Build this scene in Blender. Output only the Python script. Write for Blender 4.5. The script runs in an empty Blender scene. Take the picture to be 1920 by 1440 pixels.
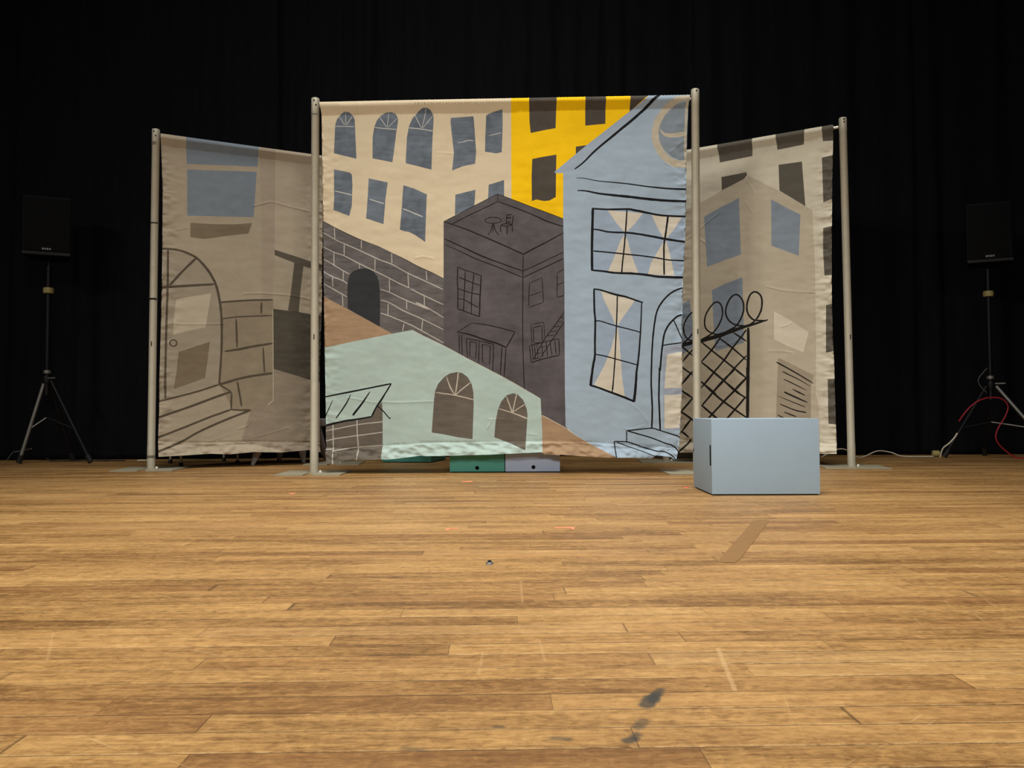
import bpy, bmesh, math, random
import numpy as np
from mathutils import Vector, Matrix, noise
from mathutils.geometry import delaunay_2d_cdt

random.seed(7)
S = bpy.context.scene
COL = S.collection
PI = math.pi

# ------------------------------------------------------------------ camera
FPX = 1450.0                      # focal length, in pixels of a 1920 x 1440 frame
CAM = Vector((0.0, 0.0, 0.40))    # a phone held low over the stage floor
PITCH = math.atan(50.0 / FPX)
ROLL = 0.004
_r, _f, _u = Vector((1, 0, 0)), Vector((0, math.cos(PITCH), math.sin(PITCH))), Vector((0, -math.sin(PITCH), math.cos(PITCH)))
CR = _r * math.cos(ROLL) - _u * math.sin(ROLL)
CU = _u * math.cos(ROLL) + _r * math.sin(ROLL)
CF = _f
cam_d = bpy.data.cameras.new('camera')
cam = bpy.data.objects.new('camera', cam_d)
COL.objects.link(cam)
cam_d.sensor_fit = 'HORIZONTAL'
cam_d.sensor_width = 36.0
cam_d.lens = 36.0 * FPX / 1920.0
cam_d.clip_start = 0.02
M4 = Matrix((CR, CU, -CF)).transposed().to_4x4()
M4.translation = CAM
cam.matrix_world = M4
S.camera = cam

# ------------------------------------------------------------------ world, stage lights, exposure
S.view_settings.view_transform = 'Standard'
S.view_settings.look = 'None'
S.view_settings.gamma = 1.0
S.view_settings.exposure = 0.0
S.view_settings.use_curve_mapping = False
W = bpy.data.worlds.new('dark_hall')
S.world = W
W.use_nodes = True
W.node_tree.nodes['Background'].inputs[0].default_value = (0.9, 0.95, 1.0, 1)
W.node_tree.nodes['Background'].inputs[1].default_value = 0.012


def area(name, loc, target, sx, sy, power, color, spread=180):
    ld = bpy.data.lights.new(name, 'AREA')
    ld.shape = 'RECTANGLE'
    ld.size, ld.size_y = sx, sy
    ld.energy = power
    ld.color = color
    ld.spread = math.radians(spread)
    o = bpy.data.objects.new(name, ld)
    COL.objects.link(o)
    o.location = loc
    o.rotation_euler = (Vector(target) - Vector(loc)).to_track_quat('-Z', 'Y').to_euler()
    return o


area('overhead_work_light', (0.0, 1.0, 7.6), (0.0, 2.1, 0), 3.4, 2.6, 172, (1.0, 0.98, 0.935), 76)
area('upstage_work_light', (0.0, 4.3, 7.8), (0.0, 4.6, 0), 3.2, 0.9, 44, (1.0, 0.98, 0.935), 76)
area('house_light', (-6.4, -4.4, 5.2), (0.0, 4.4, 0.9), 1.6, 1.0, 54, (1.0, 0.98, 0.935), 62)
area('house_light', (3.4, -7.0, 4.9), (0.0, 4.4, 0.9), 1.6, 1.0, 31, (1.0, 0.98, 0.935), 62)


# ------------------------------------------------------------------ helpers
def lin(c):
    return tuple(((v / 255) / 12.92 if v / 255 <= 0.04045 else ((v / 255 + 0.055) / 1.055) ** 2.4) for v in c)


def ray(x, y):
    return (CF + CR * ((x - 960) / FPX) - CU * ((y - 720) / FPX))


def on_floor(x, y, z=0.0):
    d = ray(x, y)
    t = (z - CAM.z) / d.z
    return CAM + d * t


def at_depth(x, y, Y):
    d = ray(x, y)
    return CAM + d * (Y / d.y)


def tag(o, label=None, cat=None, group=None, kind=None):
    if label: o['label'] = label
    if cat: o['category'] = cat
    if group: o['group'] = group
    if kind: o['kind'] = kind
    return o


def empty(name, loc=(0, 0, 0), rz=0.0, label=None, cat=None, group=None):
    o = bpy.data.objects.new(name, None)
    COL.objects.link(o)
    o.location = loc
    o.rotation_euler = (0, 0, rz)
    return tag(o, label, cat, group)


def copy_tree(o, parent=None):
    c = o.copy()
    COL.objects.link(c)
    c.parent = parent
    for ch in list(o.children):
        copy_tree(ch, c)
    return c


class MB:
    """collects shapes into one bmesh and links them as one mesh object"""

    def __init__(self):
        self.bm = bmesh.new()

    def box(self, lo, hi, bevel=0.0, seg=2, mat=None):
        geo = bmesh.ops.create_cube(self.bm, size=1.0)
        vs = geo['verts']
        c = [(lo[i] + hi[i]) / 2 for i in range(3)]
        s = [hi[i] - lo[i] for i in range(3)]
        for v in vs:
            v.co = Vector((v.co.x * s[0] + c[0], v.co.y * s[1] + c[1], v.co.z * s[2] + c[2]))
        if mat is not None:
            bmesh.ops.transform(self.bm, matrix=mat, verts=vs)
        if bevel > 0:
            es = list({e for v in vs for e in v.link_edges})
            bmesh.ops.bevel(self.bm, geom=es, offset=bevel, segments=seg, profile=0.7, affect='EDGES')
        return self

    def lathe(self, prof, seg=24, mat=None):
        """prof: list of (radius, z)"""
        rings = []
        M = mat or Matrix()
        for r, z in prof:
            ring = []
            if r < 1e-6:
                ring = [self.bm.verts.new(M @ Vector((0, 0, z)))]
            else:
                for k in range(seg):
                    a = 2 * PI * k / seg
                    ring.append(self.bm.verts.new(M @ Vector((r * math.cos(a), r * math.sin(a), z))))
            rings.append(ring)
        for a, b in zip(rings[:-1], rings[1:]):
            n = max(len(a), len(b))
            for k in range(n):
                k2 = (k + 1) % n
                if len(a) == 1 and len(b) == 1: continue
                if len(a) == 1: self.bm.faces.new((a[0], b[k2], b[k]))
                elif len(b) == 1: self.bm.faces.new((a[k], a[k2], b[0]))
                else: self.bm.faces.new((a[k], a[k2], b[k2], b[k]))
        return self

    def tube(self, pts, r, seg=10, caps=True):
        pts = [Vector(p) for p in pts]
        rs = r if isinstance(r, (list, tuple)) else [r] * len(pts)
        rings = []
        up = Vector((0, 0, 1))
        t0 = (pts[1] - pts[0]).normalized()
        n = t0.cross(up)
        if n.length < 1e-3: n = t0.cross(Vector((1, 0, 0)))
        n.normalize()
        for i, p in enumerate(pts):
            t = (pts[min(i + 1, len(pts) - 1)] - pts[max(i - 1, 0)]).normalized()
            n = (n - t * n.dot(t)).normalized()
            b = t.cross(n)
            rings.append([self.bm.verts.new(p + (n * math.cos(2 * PI * k / seg) + b * math.sin(2 * PI * k / seg)) * rs[i]) for k in range(seg)])
        for a, b in zip(rings[:-1], rings[1:]):
            for k in range(seg):
                self.bm.faces.new((a[k], a[(k + 1) % seg], b[(k + 1) % seg], b[k]))
        if caps:
            self.bm.faces.new(rings[0][::-1])
            self.bm.faces.new(rings[-1])
        return self

    def prism(self, poly, z0, z1, mat=None):
        M = mat or Matrix()
        a = [self.bm.verts.new(M @ Vector((x, y, z0))) for x, y in poly]
        b = [self.bm.verts.new(M @ Vector((x, y, z1))) for x, y in poly]
        n = len(poly)
        self.bm.faces.new(a[::-1])
        self.bm.faces.new(b)
        for k in range(n):
            self.bm.faces.new((a[k], a[(k + 1) % n], b[(k + 1) % n], b[k]))
        return self

    def build(self, name, mat, parent=None, smooth=40, mats=None):
        bmesh.ops.recalc_face_normals(self.bm, faces=self.bm.faces)
        me = bpy.data.meshes.new(name)
        self.bm.to_mesh(me)
        self.bm.free()
        for m in (mats or [mat]):
            me.materials.append(m)
        if smooth:
            me.shade_smooth()
            try:
                me.set_sharp_from_angle(angle=math.radians(smooth))
            except Exception:
                pass
        o = bpy.data.objects.new(name, me)
        COL.objects.link(o)
        o.parent = parent
        return o


def smooth_curve(pts, n=6):
    if len(pts) < 3: return [Vector(p) for p in pts]
    P = [Vector(p) for p in pts]
    out = []
    for i in range(len(P) - 1):
        p0, p1, p2, p3 = P[max(i - 1, 0)], P[i], P[i + 1], P[min(i + 2, len(P) - 1)]
        for k in range(n):
            t = k / n
            out.append(0.5 * ((2 * p1) + (p2 - p0) * t + (2 * p0 - 5 * p1 + 4 * p2 - p3) * t * t + (3 * p1 - p0 - 3 * p2 + p3) * t ** 3))
    out.append(P[-1])
    return out


# ------------------------------------------------------------------ node helper and materials
class NT:
    def __init__(self, name):
        self.m = bpy.data.materials.new(name)
        self.m.use_nodes = True
        self.t = self.m.node_tree
        self.n = self.t.nodes
        self.p = self.n['Principled BSDF']

    def link(self, a, b):
        self.t.links.new(a, b)

    def inp(self, sock, v):
        if isinstance(v, bpy.types.NodeSocket): self.link(v, sock)
        else: sock.default_value = v

    def math(self, op, a, b=None, c=None, clamp=False):
        nd = self.n.new('ShaderNodeMath')
        nd.operation = op
        nd.use_clamp = clamp
        self.inp(nd.inputs[0], a)
        if b is not None: self.inp(nd.inputs[1], b)
        if c is not None: self.inp(nd.inputs[2], c)
        return nd.outputs[0]

    def vec(self, x, y, z=0.0):
        nd = self.n.new('ShaderNodeCombineXYZ')
        self.inp(nd.inputs[0], x); self.inp(nd.inputs[1], y); self.inp(nd.inputs[2], z)
        return nd.outputs[0]

    def pos(self, obj=True):
        if obj:
            return self.n.new('ShaderNodeTexCoord').outputs['Object']
        return self.n.new('ShaderNodeNewGeometry').outputs['Position']

    def sep(self, v):
        nd = self.n.new('ShaderNodeSeparateXYZ')
        self.link(v, nd.inputs[0])
        return nd.outputs

    def scale(self, v, s):
        nd = self.n.new('ShaderNodeVectorMath')
        nd.operation = 'MULTIPLY'
        self.link(v, nd.inputs[0])
        nd.inputs[1].default_value = s
        return nd.outputs[0]

    def noise(self, v, scale=5, detail=3, rough=0.5, dist=0.0):
        nd = self.n.new('ShaderNodeTexNoise')
        self.link(v, nd.inputs['Vector'])
        nd.inputs['Scale'].default_value = scale
        nd.inputs['Detail'].default_value = detail
        nd.inputs['Roughness'].default_value = rough
        nd.inputs['Distortion'].default_value = dist
        return nd.outputs['Fac']

    def white(self, v):
        nd = self.n.new('ShaderNodeTexWhiteNoise')
        nd.noise_dimensions = '3D'
        self.link(v, nd.inputs['Vector'])
        return nd

    def ramp(self, f, lo, hi):
        nd = self.n.new('ShaderNodeMapRange')
        nd.clamp = True
        self.link(f, nd.inputs[0])
        nd.inputs[1].default_value, nd.inputs[2].default_value = lo, hi
        return nd.outputs[0]

    def mix(self, f, a, b, mode='MIX'):
        nd = self.n.new('ShaderNodeMix')
        nd.data_type = 'RGBA'
        nd.blend_type = mode
        self.inp(nd.inputs[0], f)
        for s, v in ((nd.inputs[6], a), (nd.inputs[7], b)):
            if isinstance(v, (tuple, list)): s.default_value = (*v[:3], 1)
            else: self.link(v, s)
        return nd.outputs[2]

    def bump(self, h, strength=0.2, dist=0.01):
        nd = self.n.new('ShaderNodeBump')
        nd.inputs['Strength'].default_value = strength
        nd.inputs['Distance'].default_value = dist
        self.link(h, nd.inputs['Height'])
        self.link(nd.outputs[0], self.p.inputs['Normal'])
        return nd

    def set(self, color=None, rough=None, metal=None, spec=None):
        if color is not None:
            if isinstance(color, (tuple, list)): self.p.inputs['Base Color'].default_value = (*color[:3], 1)
            else: self.link(color, self.p.inputs['Base Color'])
        if rough is not None: self.inp(self.p.inputs['Roughness'], rough)
        if metal is not None: self.p.inputs['Metallic'].default_value = metal
        if spec is not None: self.p.inputs['Specular IOR Level'].default_value = spec
        return self


def simple(name, rgb, rough=0.5, metal=0.0, spec=0.4, var=0.12, scale=14.0, bump=0.0, bscale=60):
    t = NT(name)
    c = lin(rgb)
    f = t.noise(t.pos(), scale, 4, 0.6)
    col = t.mix(f, tuple(v * (1 - var) for v in c), tuple(v * (1 + var) for v in c))
    t.set(col, rough, metal, spec)
    if bump: t.bump(t.noise(t.pos(), bscale, 3, 0.6), bump, 0.004)
    return t.m


def paint(name, rgb, mottle=0.10, streak=0.0, gain=1.0, rough=0.8):
    """brushed scene paint on canvas"""
    t = NT(name)
    c = tuple(min(0.95, v * gain) for v in lin(rgb))
    p = t.pos()
    a = t.math('ADD', t.math('MULTIPLY', t.noise(p, 4.2, 3, 0.6, 0.5), 0.5), t.math('MULTIPLY', t.noise(p, 13, 6, 0.7, 0.4), 0.5))
    f = a
    if streak:
        b = t.noise(t.scale(p, (5, 5, 38)), 1.0, 4, 0.6, 0.6)
        f = t.math('ADD', t.math('MULTIPLY', a, 1 - streak), t.math('MULTIPLY', b, streak))
    f = t.ramp(f, 0.36, 0.64)
    col = t.mix(f, tuple(v * (1 - mottle) for v in c), tuple(min(1, v * (1 + mottle)) for v in c))
    g = t.noise(p, 320, 2, 0.7)
    col = t.mix(0.10, col, t.mix(g, (0, 0, 0), tuple(min(1, 2 * v) for v in c)))
    t.set(col, rough, 0.0, 0.18)
    crk = t.noise(t.scale(p, (9, 9, 16)), 1.0, 4, 0.55, 1.2)
    wv = t.noise(p, 420, 2, 0.5)
    t.bump(t.math('ADD', crk, t.math('MULTIPLY', wv, 0.05)), 0.085, 0.006)
    return t.m


MAT = {}
GAIN = 1.02
for nm, rgb, mt, sk in [
    ('cream', (204, 186, 156), 0.05, 0.0), ('slate_blue', (97, 105, 114), 0.42, 0.3), ('pale_line', (178, 176, 168), 0.08, 0),
    ('yellow', (238, 186, 0), 0.05, 0), ('umber', (72, 65, 57), 0.14, 0), ('house_blue', (149, 165, 178), 0.06, 0.0),
    ('roof_blue', (148, 161, 175), 0.05, 0), ('glass_blue', (142, 157, 173), 0.06, 0), ('oval_glass', (122, 132, 140), 0.16, 0.0),
    ('black_line', (17, 17, 18), 0.25, 0), ('curtain_cream', (194, 185, 168), 0.05, 0), ('ring_cream', (174, 164, 144), 0.14, 0),
    ('stone', (92, 87, 85), 0.40, 0.45), ('mortar', (172, 166, 156), 0.12, 0), ('charcoal', (44, 46, 48), 0.08, 0),
    ('sand', (152, 126, 98), 0.18, 0.45), ('tower', (82, 77, 78), 0.30, 0.15), ('tower_line', (24, 20, 20), 0.2, 0),
    ('mint', (164, 182, 174), 0.07, 0.2), ('shop_umber', (95, 88, 78), 0.22, 0.35), ('tan_line', (184, 174, 158), 0.06, 0),
    ('door_grey', (146, 154, 166), 0.06, 0),
]:
    MAT[nm] = paint('paint_' + nm, rgb, mt, sk, GAIN)
SG = 1.5
for nm, rgb, mt, sk in [
    ('l_base', (138, 127, 109), 0.08, 0.1), ('l_blue', (99, 107, 114), 0.09, 0), ('l_umber', (99, 88, 71), 0.16, 0.3), ('l_shade', (134, 122, 106), 0.06, 0),
    ('l_sign', (145, 133, 115), 0.05, 0), ('l_post', (75, 68, 58), 0.16, 0.3), ('l_dark', (66, 61, 52), 0.24, 0.5), ('l_wall', (120, 109, 91), 0.12, 0),  # l_wall kept darker: the drape's lower shade is put into its paint
    ('l_line', (70, 62, 50), 0.15, 0), ('l_door', (129, 120, 104), 0.06, 0), ('l_pane', (153, 143, 124), 0.06, 0), ('l_pale', (170, 161, 142), 0.05, 0),
    ('l_ground', (120, 109, 94), 0.16, 0.4),  # l_ground also carries the shade low on the drape in its colour
    ('r_base', (174, 166, 147), 0.07, 0), ('r_house', (156, 146, 127), 0.07, 0.1), ('r_dark', (76, 71, 62), 0.10, 0), ('r_blue', (110, 119, 128), 0.12, 0),
    ('r_cream', (180, 170, 150), 0.06, 0), ('r_vent', (132, 121, 104), 0.08, 0), ('r_black', (26, 23, 20), 0.25, 0),
]:
    MAT[nm] = paint('side_paint_' + nm, rgb, mt, sk, SG)

MAT['pole'] = simple('worn_grey_steel', (176, 169, 149), 0.5, 0.15, 0.4, 0.16, 22, 0.05)
MAT['pole_dark'] = simple('dark_slot', (16, 15, 14), 0.8)
MAT['pole_band'] = simple('grey_tape', (104, 98, 82), 0.7)
MAT['plate'] = simple('base_plate_steel', (160, 153, 130), 0.45, 0.2, 0.4, 0.2, 18)
MAT['bright'] = simple('bright_steel', (225, 220, 205), 0.3, 0.3)
MAT['box_blue'] = simple('pale_blue_paint', (153, 174, 190), 0.62, 0, 0.3, 0.05, 5, 0.05, 90)
MAT['box_teal'] = simple('teal_paint', (78, 150, 136), 0.62, 0, 0.3, 0.06, 5, 0.05, 90)
MAT['box_lilac'] = simple('grey_blue_paint', (166, 180, 204), 0.62, 0, 0.3, 0.05, 5, 0.05, 90)
MAT['hole'] = simple('hole_black', (4, 4, 4), 0.95, 0, 0.1)
MAT['rubber'] = simple('black_rubber', (16, 15, 15), 0.7)
MAT['black_metal'] = simple('black_metal', (10, 10, 11), 0.5, 0.0, 0.25)
MAT['grey_metal'] = simple('grey_tube_steel', (130, 128, 124), 0.4, 0.5)
MAT['speaker'] = simple('speaker_shell', (7, 7, 8), 0.6, 0, 0.12, 0.1, 30, 0.2, 260)
MAT['grille'] = simple('speaker_grille', (8, 8, 9), 0.7, 0.0, 0.1, 0.2, 300, 0.4, 500)
MAT['badge'] = simple('badge_silver', (120, 120, 118), 0.5, 0.0)
MAT['tape_yellow'] = simple('yellow_tape', (150, 138, 84), 0.5)
MAT['cable_white'] = simple('white_cable', (205, 196, 176), 0.5)
MAT['cable_red'] = simple('red_cable', (170, 34, 46), 0.5)
MAT['cable_black'] = simple('black_cable', (28, 27, 27), 0.5)
MAT['cable_grey'] = simple('grey_cable', (92, 90, 86), 0.5)
MAT['pale_wood'] = simple('pale_grey_plastic', (160, 152, 152), 0.5)
MAT['chair_leg'] = simple('olive_grey_tube', (170, 160, 136), 0.45, 0.3)
MAT['spike'] = simple('orange_spike_tape', (214, 132, 92), 0.6)
MAT['spike_red'] = simple('red_spike_tape', (214, 100, 76), 0.6)
MAT['tan_tape'] = simple('tan_tape', (128, 95, 56), 0.6, 0, 0.3, 0.22, 34)
MAT['case'] = simple('olive_grey_case', (98, 94, 78), 0.7, 0, 0.3, 0.2, 30)


def curtain_mat():
    t = NT('black_velour')
    f = t.noise(t.scale(t.pos(), (30, 30, 2)), 1.0, 3, 0.6)
    t.set(t.mix(f, (0.005, 0.005, 0.0064), (0.010, 0.0099, 0.012)), 0.95, 0, 0.03)
    return t.m


MAT['velour'] = curtain_mat()


# ------------------------------------------------------------------ floor
def floor_mat():
    t = NT('worn_strip_flooring')
    P = t.pos(False)
    x, y, _ = t.sep(P)
    T, BW = 0.022, 0.0594
    xr = t.math('ADD', x, t.math('MULTIPLY', y, T))
    yr = t.math('SUBTRACT', t.math('SUBTRACT', y, t.math('MULTIPLY', x, T)), 1.1653 - 40 * BW)
    yb = t.math('DIVIDE', yr, BW)
    row, fy = t.math('FLOOR', yb), t.math('FRACT', yb)
    w1 = t.white(t.vec(row, 3.1, 0.7))
    r1 = w1.outputs['Value']
    BL = 0.95
    xb = t.math('ADD', t.math('DIVIDE', xr, BL), t.math('MULTIPLY', r1, 37.0))
    # board lengths vary: warp the running coordinate
    xb = t.math('ADD', xb, t.math('MULTIPLY', t.math('SINE', t.math('MULTIPLY', xb, 2.3)), 0.28))
    colx, fx = t.math('FLOOR', xb), t.math('FRACT', xb)
    w2 = t.white(t.vec(row, colx, 1.9))
    ra = w2.outputs['Value']
    rr, rg, rb = t.sep(w2.outputs['Color'])
    # grain, one seed per board
    gx = t.math('ADD', xr, t.math('MULTIPLY', rr, 50.0))
    gv = t.vec(gx, yr, t.math('MULTIPLY', rg, 20.0))
    g1 = t.noise(t.scale(gv, (4.5, 60, 1)), 1.0, 7, 0.70, 0.6)
    g2 = t.noise(t.scale(gv, (24, 260, 1)), 1.0, 5, 0.75, 0.4)
    g3 = t.noise(t.scale(gv, (34, 70, 1)), 1.0, 5, 0.7, 1.2)
    g4 = t.noise(t.vec(x, y, 7.7), 46, 6, 0.72, 0.8)
    big = t.noise(t.vec(x, y, 0), 0.9, 3, 0.55)
    wear = t.noise(t.scale(t.vec(x, y, 2), (1.6, 9, 1)), 1.0, 5, 0.65, 0.6)
    v = t.math('ADD', t.math('MULTIPLY', t.math('SUBTRACT', ra, 0.5), 0.30), 0.46)
    for s, k in ((g1, 0.80), (g2, 0.75), (g3, 0.65), (g4, 0.60), (big, 0.3), (wear, 0.75)):
        v = t.math('ADD', v, t.math('MULTIPLY', t.math('SUBTRACT', s, 0.5), k))
    cr = t.n.new('ShaderNodeValToRGB')
    t.link(v, cr.inputs[0])
    el = cr.color_ramp.elements
    el[0].position, el[0].color = 0.0, (*lin((80, 55, 29)), 1)
    el[1].position, el[1].color = 1.0, (*lin((208, 170, 112)), 1)
    for p_, c_ in ((0.25, (118, 84, 45)), (0.5, (156, 118, 69)), (0.75, (181, 141, 86))):
        e = el.new(p_)
        e.color = (*lin(c_), 1)
    col = cr.outputs[0]
    # some boards redder, some greyer
    col = t.mix(t.math('MULTIPLY', t.ramp(rb, 0.6, 1.0), 0.30), col, lin((136, 92, 54)))
    col = t.mix(t.math('MULTIPLY', t.ramp(rr, 0.75, 1.0), 0.20), col, lin((118, 98, 74)))
    # gaps between boards
    ed = t.math('MULTIPLY', t.math('MINIMUM', fy, t.math('SUBTRACT', 1.0, fy)), BW)
    gapn = t.ramp(t.noise(t.scale(gv, (1.7, 3, 1)), 1.0, 3, 0.6), 0.42, 0.62)
    gap = t.math('MULTIPLY', t.math('SUBTRACT', 1.0, t.ramp(ed, 0.0005, 0.0021)), t.math('ADD', 0.45, t.math('MULTIPLY', gapn, 0.55)))
    en = t.math('MULTIPLY', t.math('MINIMUM', fx, t.math('SUBTRACT', 1.0, fx)), BL)
    gape = t.math('MULTIPLY', t.math('SUBTRACT', 1.0, t.ramp(en, 0.0004, 0.0022)), t.math('ADD', 0.2, t.math('MULTIPLY', rg, 0.7)))
    col = t.mix(t.math('MAXIMUM', gap, gape), col, lin((54, 35, 19)))
    # worn board edges, with the light they reflect painted in as a pale line
    le = t.math('MULTIPLY', t.math('SUBTRACT', 1.0, t.ramp(t.math('MULTIPLY', fy, BW), 0.0015, 0.0052)), t.ramp(rr, 0.15, 0.8))
    le = t.math('MULTIPLY', le, t.ramp(g3, 0.4, 0.7))
    col = t.mix(t.math('MULTIPLY', le, 0.75), col, lin((206, 174, 124)))
    # dark knots and gouges
    kn = t.noise(t.scale(t.vec(x, y, 5), (9, 42, 1)), 1.0, 3, 0.55, 0.8)
    col = t.mix(t.math('MULTIPLY', t.ramp(kn, 0.70, 0.78), 0.55), col, lin((84, 58, 36)))
    kb = t.noise(t.scale(t.vec(x, y, 9), (26, 110, 1)), 1.0, 2, 0.5, 0.6)
    col = t.mix(t.math('MULTIPLY', t.ramp(kb, 0.76, 0.82), 0.7), col, lin((62, 45, 31)))

    # fine criss-cross scratches
    for ang, sc, k in ((0.7, 6, 0.22), (-0.5, 5, 0.20), (1.35, 4, 0.18)):
        ca, sa = math.cos(ang), math.sin(ang)
        u_ = t.math('ADD', t.math('MULTIPLY', x, ca), t.math('MULTIPLY', y, sa))
        v_ = t.math('SUBTRACT', t.math('MULTIPLY', y, ca), t.math('MULTIPLY', x, sa))
        ns = t.noise(t.vec(t.math('MULTIPLY', u_, sc), t.math('MULTIPLY', v_, 210), ang * 7), 1.0, 2, 0.5, 0.35)
        pm = t.noise(t.vec(t.math('MULTIPLY', x, 2.5), t.math('MULTIPLY', y, 2.5), ang * 3 + 4), 1.0, 2, 0.5)
        m_ = t.math('MULTIPLY', t.ramp(ns, 0.70, 0.76), t.ramp(pm, 0.48, 0.62))
        col = t.mix(t.math('MULTIPLY', m_, k * 2), col, lin((206, 176, 128)))

    # individual stains and scuffs, measured on the floor
    def seg(a, b, wd, soft, nz):
        ax, ay = a; bx, by = b
        L2 = (bx - ax) ** 2 + (by - ay) ** 2 + 1e-9
        px, py = t.math('SUBTRACT', x, ax), t.math('SUBTRACT', y, ay)
        h = t.math('DIVIDE', t.math('ADD', t.math('MULTIPLY', px, bx - ax), t.math('MULTIPLY', py, by - ay)), L2, clamp=True)
        dx = t.math('SUBTRACT', px, t.math('MULTIPLY', h, bx - ax))
        dy = t.math('SUBTRACT', py, t.math('MULTIPLY', h, by - ay))
        d = t.math('SQRT', t.math('ADD', t.math('MULTIPLY', dx, dx), t.math('MULTIPLY', dy, dy)))
        n_ = t.noise(t.vec(x, y, 3.3), 70, 3, 0.6)
        d = t.math('ADD', d, t.math('MULTIPLY', t.math('SUBTRACT', n_, 0.5), nz))
        return t.math('SUBTRACT', 1.0, t.ramp(d, wd, wd + soft))

    def fl(px, py):
        q = on_floor(px, py)
        return (q.x, q.y)
    ink = lin((54, 54, 49))
    for a, b, wd, k in ((fl(1238, 1293), fl(1226, 1308), 0.0035, 0.75), (fl(1222, 1308), fl(1212, 1322), 0.0080, 0.85),
                        (fl(1206, 1352), fl(1196, 1364), 0.0050, 0.55), (fl(1186, 1386), fl(1178, 1389), 0.0050, 0.80), (fl(1194, 1376), fl(1190, 1384), 0.003, 0.7),
                        (fl(1038, 1384), fl(1066, 1386), 0.0022, 0.6), (fl(930, 1363), fl(938, 1363), 0.002, 0.6), (fl(760, 1402), fl(790, 1406), 0.0025, 0.45),
                        (fl(1230, 1302), fl(1224, 1314), 0.006, 0.85)):
        col = t.mix(t.math('MULTIPLY', seg(a, b, wd, 0.006, 0.006), k), col, ink)
    pale = lin((200, 168, 120))
    for a, b, wd, k in ((fl(1346, 1216), fl(1378, 1294), 0.0020, 0.36), (fl(1012, 1202), fl(1022, 1240), 0.0006, 0.2), (fl(976, 1090), fl(980, 1130), 0.0008, 0.2),
                        (fl(905, 1222), fl(898, 1265), 0.0006, 0.2), (fl(100, 1185), fl(88, 1240), 0.0002, 0.2)):
        col = t.mix(t.math('MULTIPLY', seg(a, b, wd, 0.003, 0.003), k), col, pale)
    rgh = t.math('ADD', 0.36, t.math('MULTIPLY', wear, 0.26))
    t.set(col, rgh, 0, 0.35)
    h = t.math('SUBTRACT', t.math('MULTIPLY', g1, 0.35), t.math('MULTIPLY', t.math('MAXIMUM', gap, gape), 1.0))
    h = t.math('ADD', h, t.math('MULTIPLY', ra, 0.25))
    t.bump(h, 0.22, 0.002)
    return t.m


mb = MB()
mb.box((-7.5, -4.5, -0.06), (7.5, 8.6, 0.0))
fl_o = mb.build('floor', floor_mat(), smooth=0)
tag(fl_o, 'worn honey coloured strip wood stage floor', 'floor', kind='structure')

# unlit back wall of the stage house, behind the curtains
mb = MB()
mb.box((-7.5, 8.4, 0.0), (7.5, 8.6, 8.2))
wb = mb.build('wall_back', simple('black_wall_paint', (14, 14, 14), 0.9, 0, 0.1), smooth=0)
tag(wb, 'black painted back wall of the stage behind the curtains', 'wall', kind='structure')
for nm_, xa, xb in (('wall_left', -7.7, -7.5), ('wall_right', 7.5, 7.7)):
    mb = MB()
    mb.box((xa, -4.5, 0.0), (xb, 8.6, 8.2))
    tag(mb.build(nm_, bpy.data.materials['black_wall_paint'], smooth=0), 'black painted side wall of the stage beyond the ' + nm_[5:] + ' loudspeaker', 'wall', kind='structure')
mb = MB()
mb.box((-7.7, -4.5, 8.2), (7.7, 8.6, 8.4))
tag(mb.build('ceiling', bpy.data.materials['black_wall_paint'], smooth=0), 'black ceiling high over the stage', 'ceiling', kind='structure')

# ------------------------------------------------------------------ black stage curtains
CY0, CT = 6.637, 0.0315


def curtain(x0, x1, dy, seed, label):
    rnd = random.Random(seed)
    n = int((x1 - x0) / 0.022)
    ph, xs = 0.0, []
    bm = bmesh.new()
    zs = [0.006, 0.05, 0.3, 0.8, 1.6, 2.6, 3.6, 4.6, 5.2]
    rows = []
    wl = [rnd.uniform(0.16, 0.34) for _ in range(400)]
    acc, cur = 0.0, 0
    for i in range(n + 1):
        x = x0 + (x1 - x0) * i / n
        acc += ((x1 - x0) / n) / wl[cur]
        if acc >= 1: acc -= 1; cur += 1
        f = 0.5 - 0.5 * math.cos(2 * PI * acc)
        amp = 0.045 + 0.02 * math.sin(cur * 2.1)
        col_ = []
        for z in zs:
            k = 0.75 + 0.25 * math.sin(z * 0.9 + cur)
            xx = x + 0.012 * math.sin(z * 1.3 + cur * 1.7)
            col_.append(bm.verts.new((xx, CY0 + CT * x + dy - amp * f * k, z)))
        rows.append(col_)
    for a, b in zip(rows[:-1], rows[1:]):
        for k in range(len(zs) - 1):
            bm.faces.new((a[k], b[k], b[k + 1], a[k + 1]))
    # hem turned back so the cloth has an edge with depth
    m = MB(); m.bm.free(); m.bm = bm
    o = m.build('stage_curtain', MAT['velour'], smooth=180)
    md = o.modifiers.new('thick', 'SOLIDIFY')
    md.thickness = 0.004
    md.offset = -1
    return tag(o, label, 'curtain', 'black curtains across the back of the stage')


curtain(-7.45, -2.02, 0.06, 3, 'black velour stage curtain behind the left loudspeaker and left painted drape')
curtain(-2.10, 1.72, 0.13, 4, 'black velour stage curtain behind the tall middle painted drape')
curtain(1.64, 7.45, 0.06, 5, 'black velour stage curtain behind the right loudspeaker and right painted drape')


# ------------------------------------------------------------------ pole stands
def plate_poly(w, d, slot, sd):
    # rectangular plate with a slot running from the front edge to the middle
    return [(-w / 2, -d / 2), (-slot / 2, -d / 2), (-slot / 2, -sd), (slot / 2, -sd), (slot / 2, -d / 2), (w / 2, -d / 2), (w / 2, d / 2), (-w / 2, d / 2)]


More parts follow.
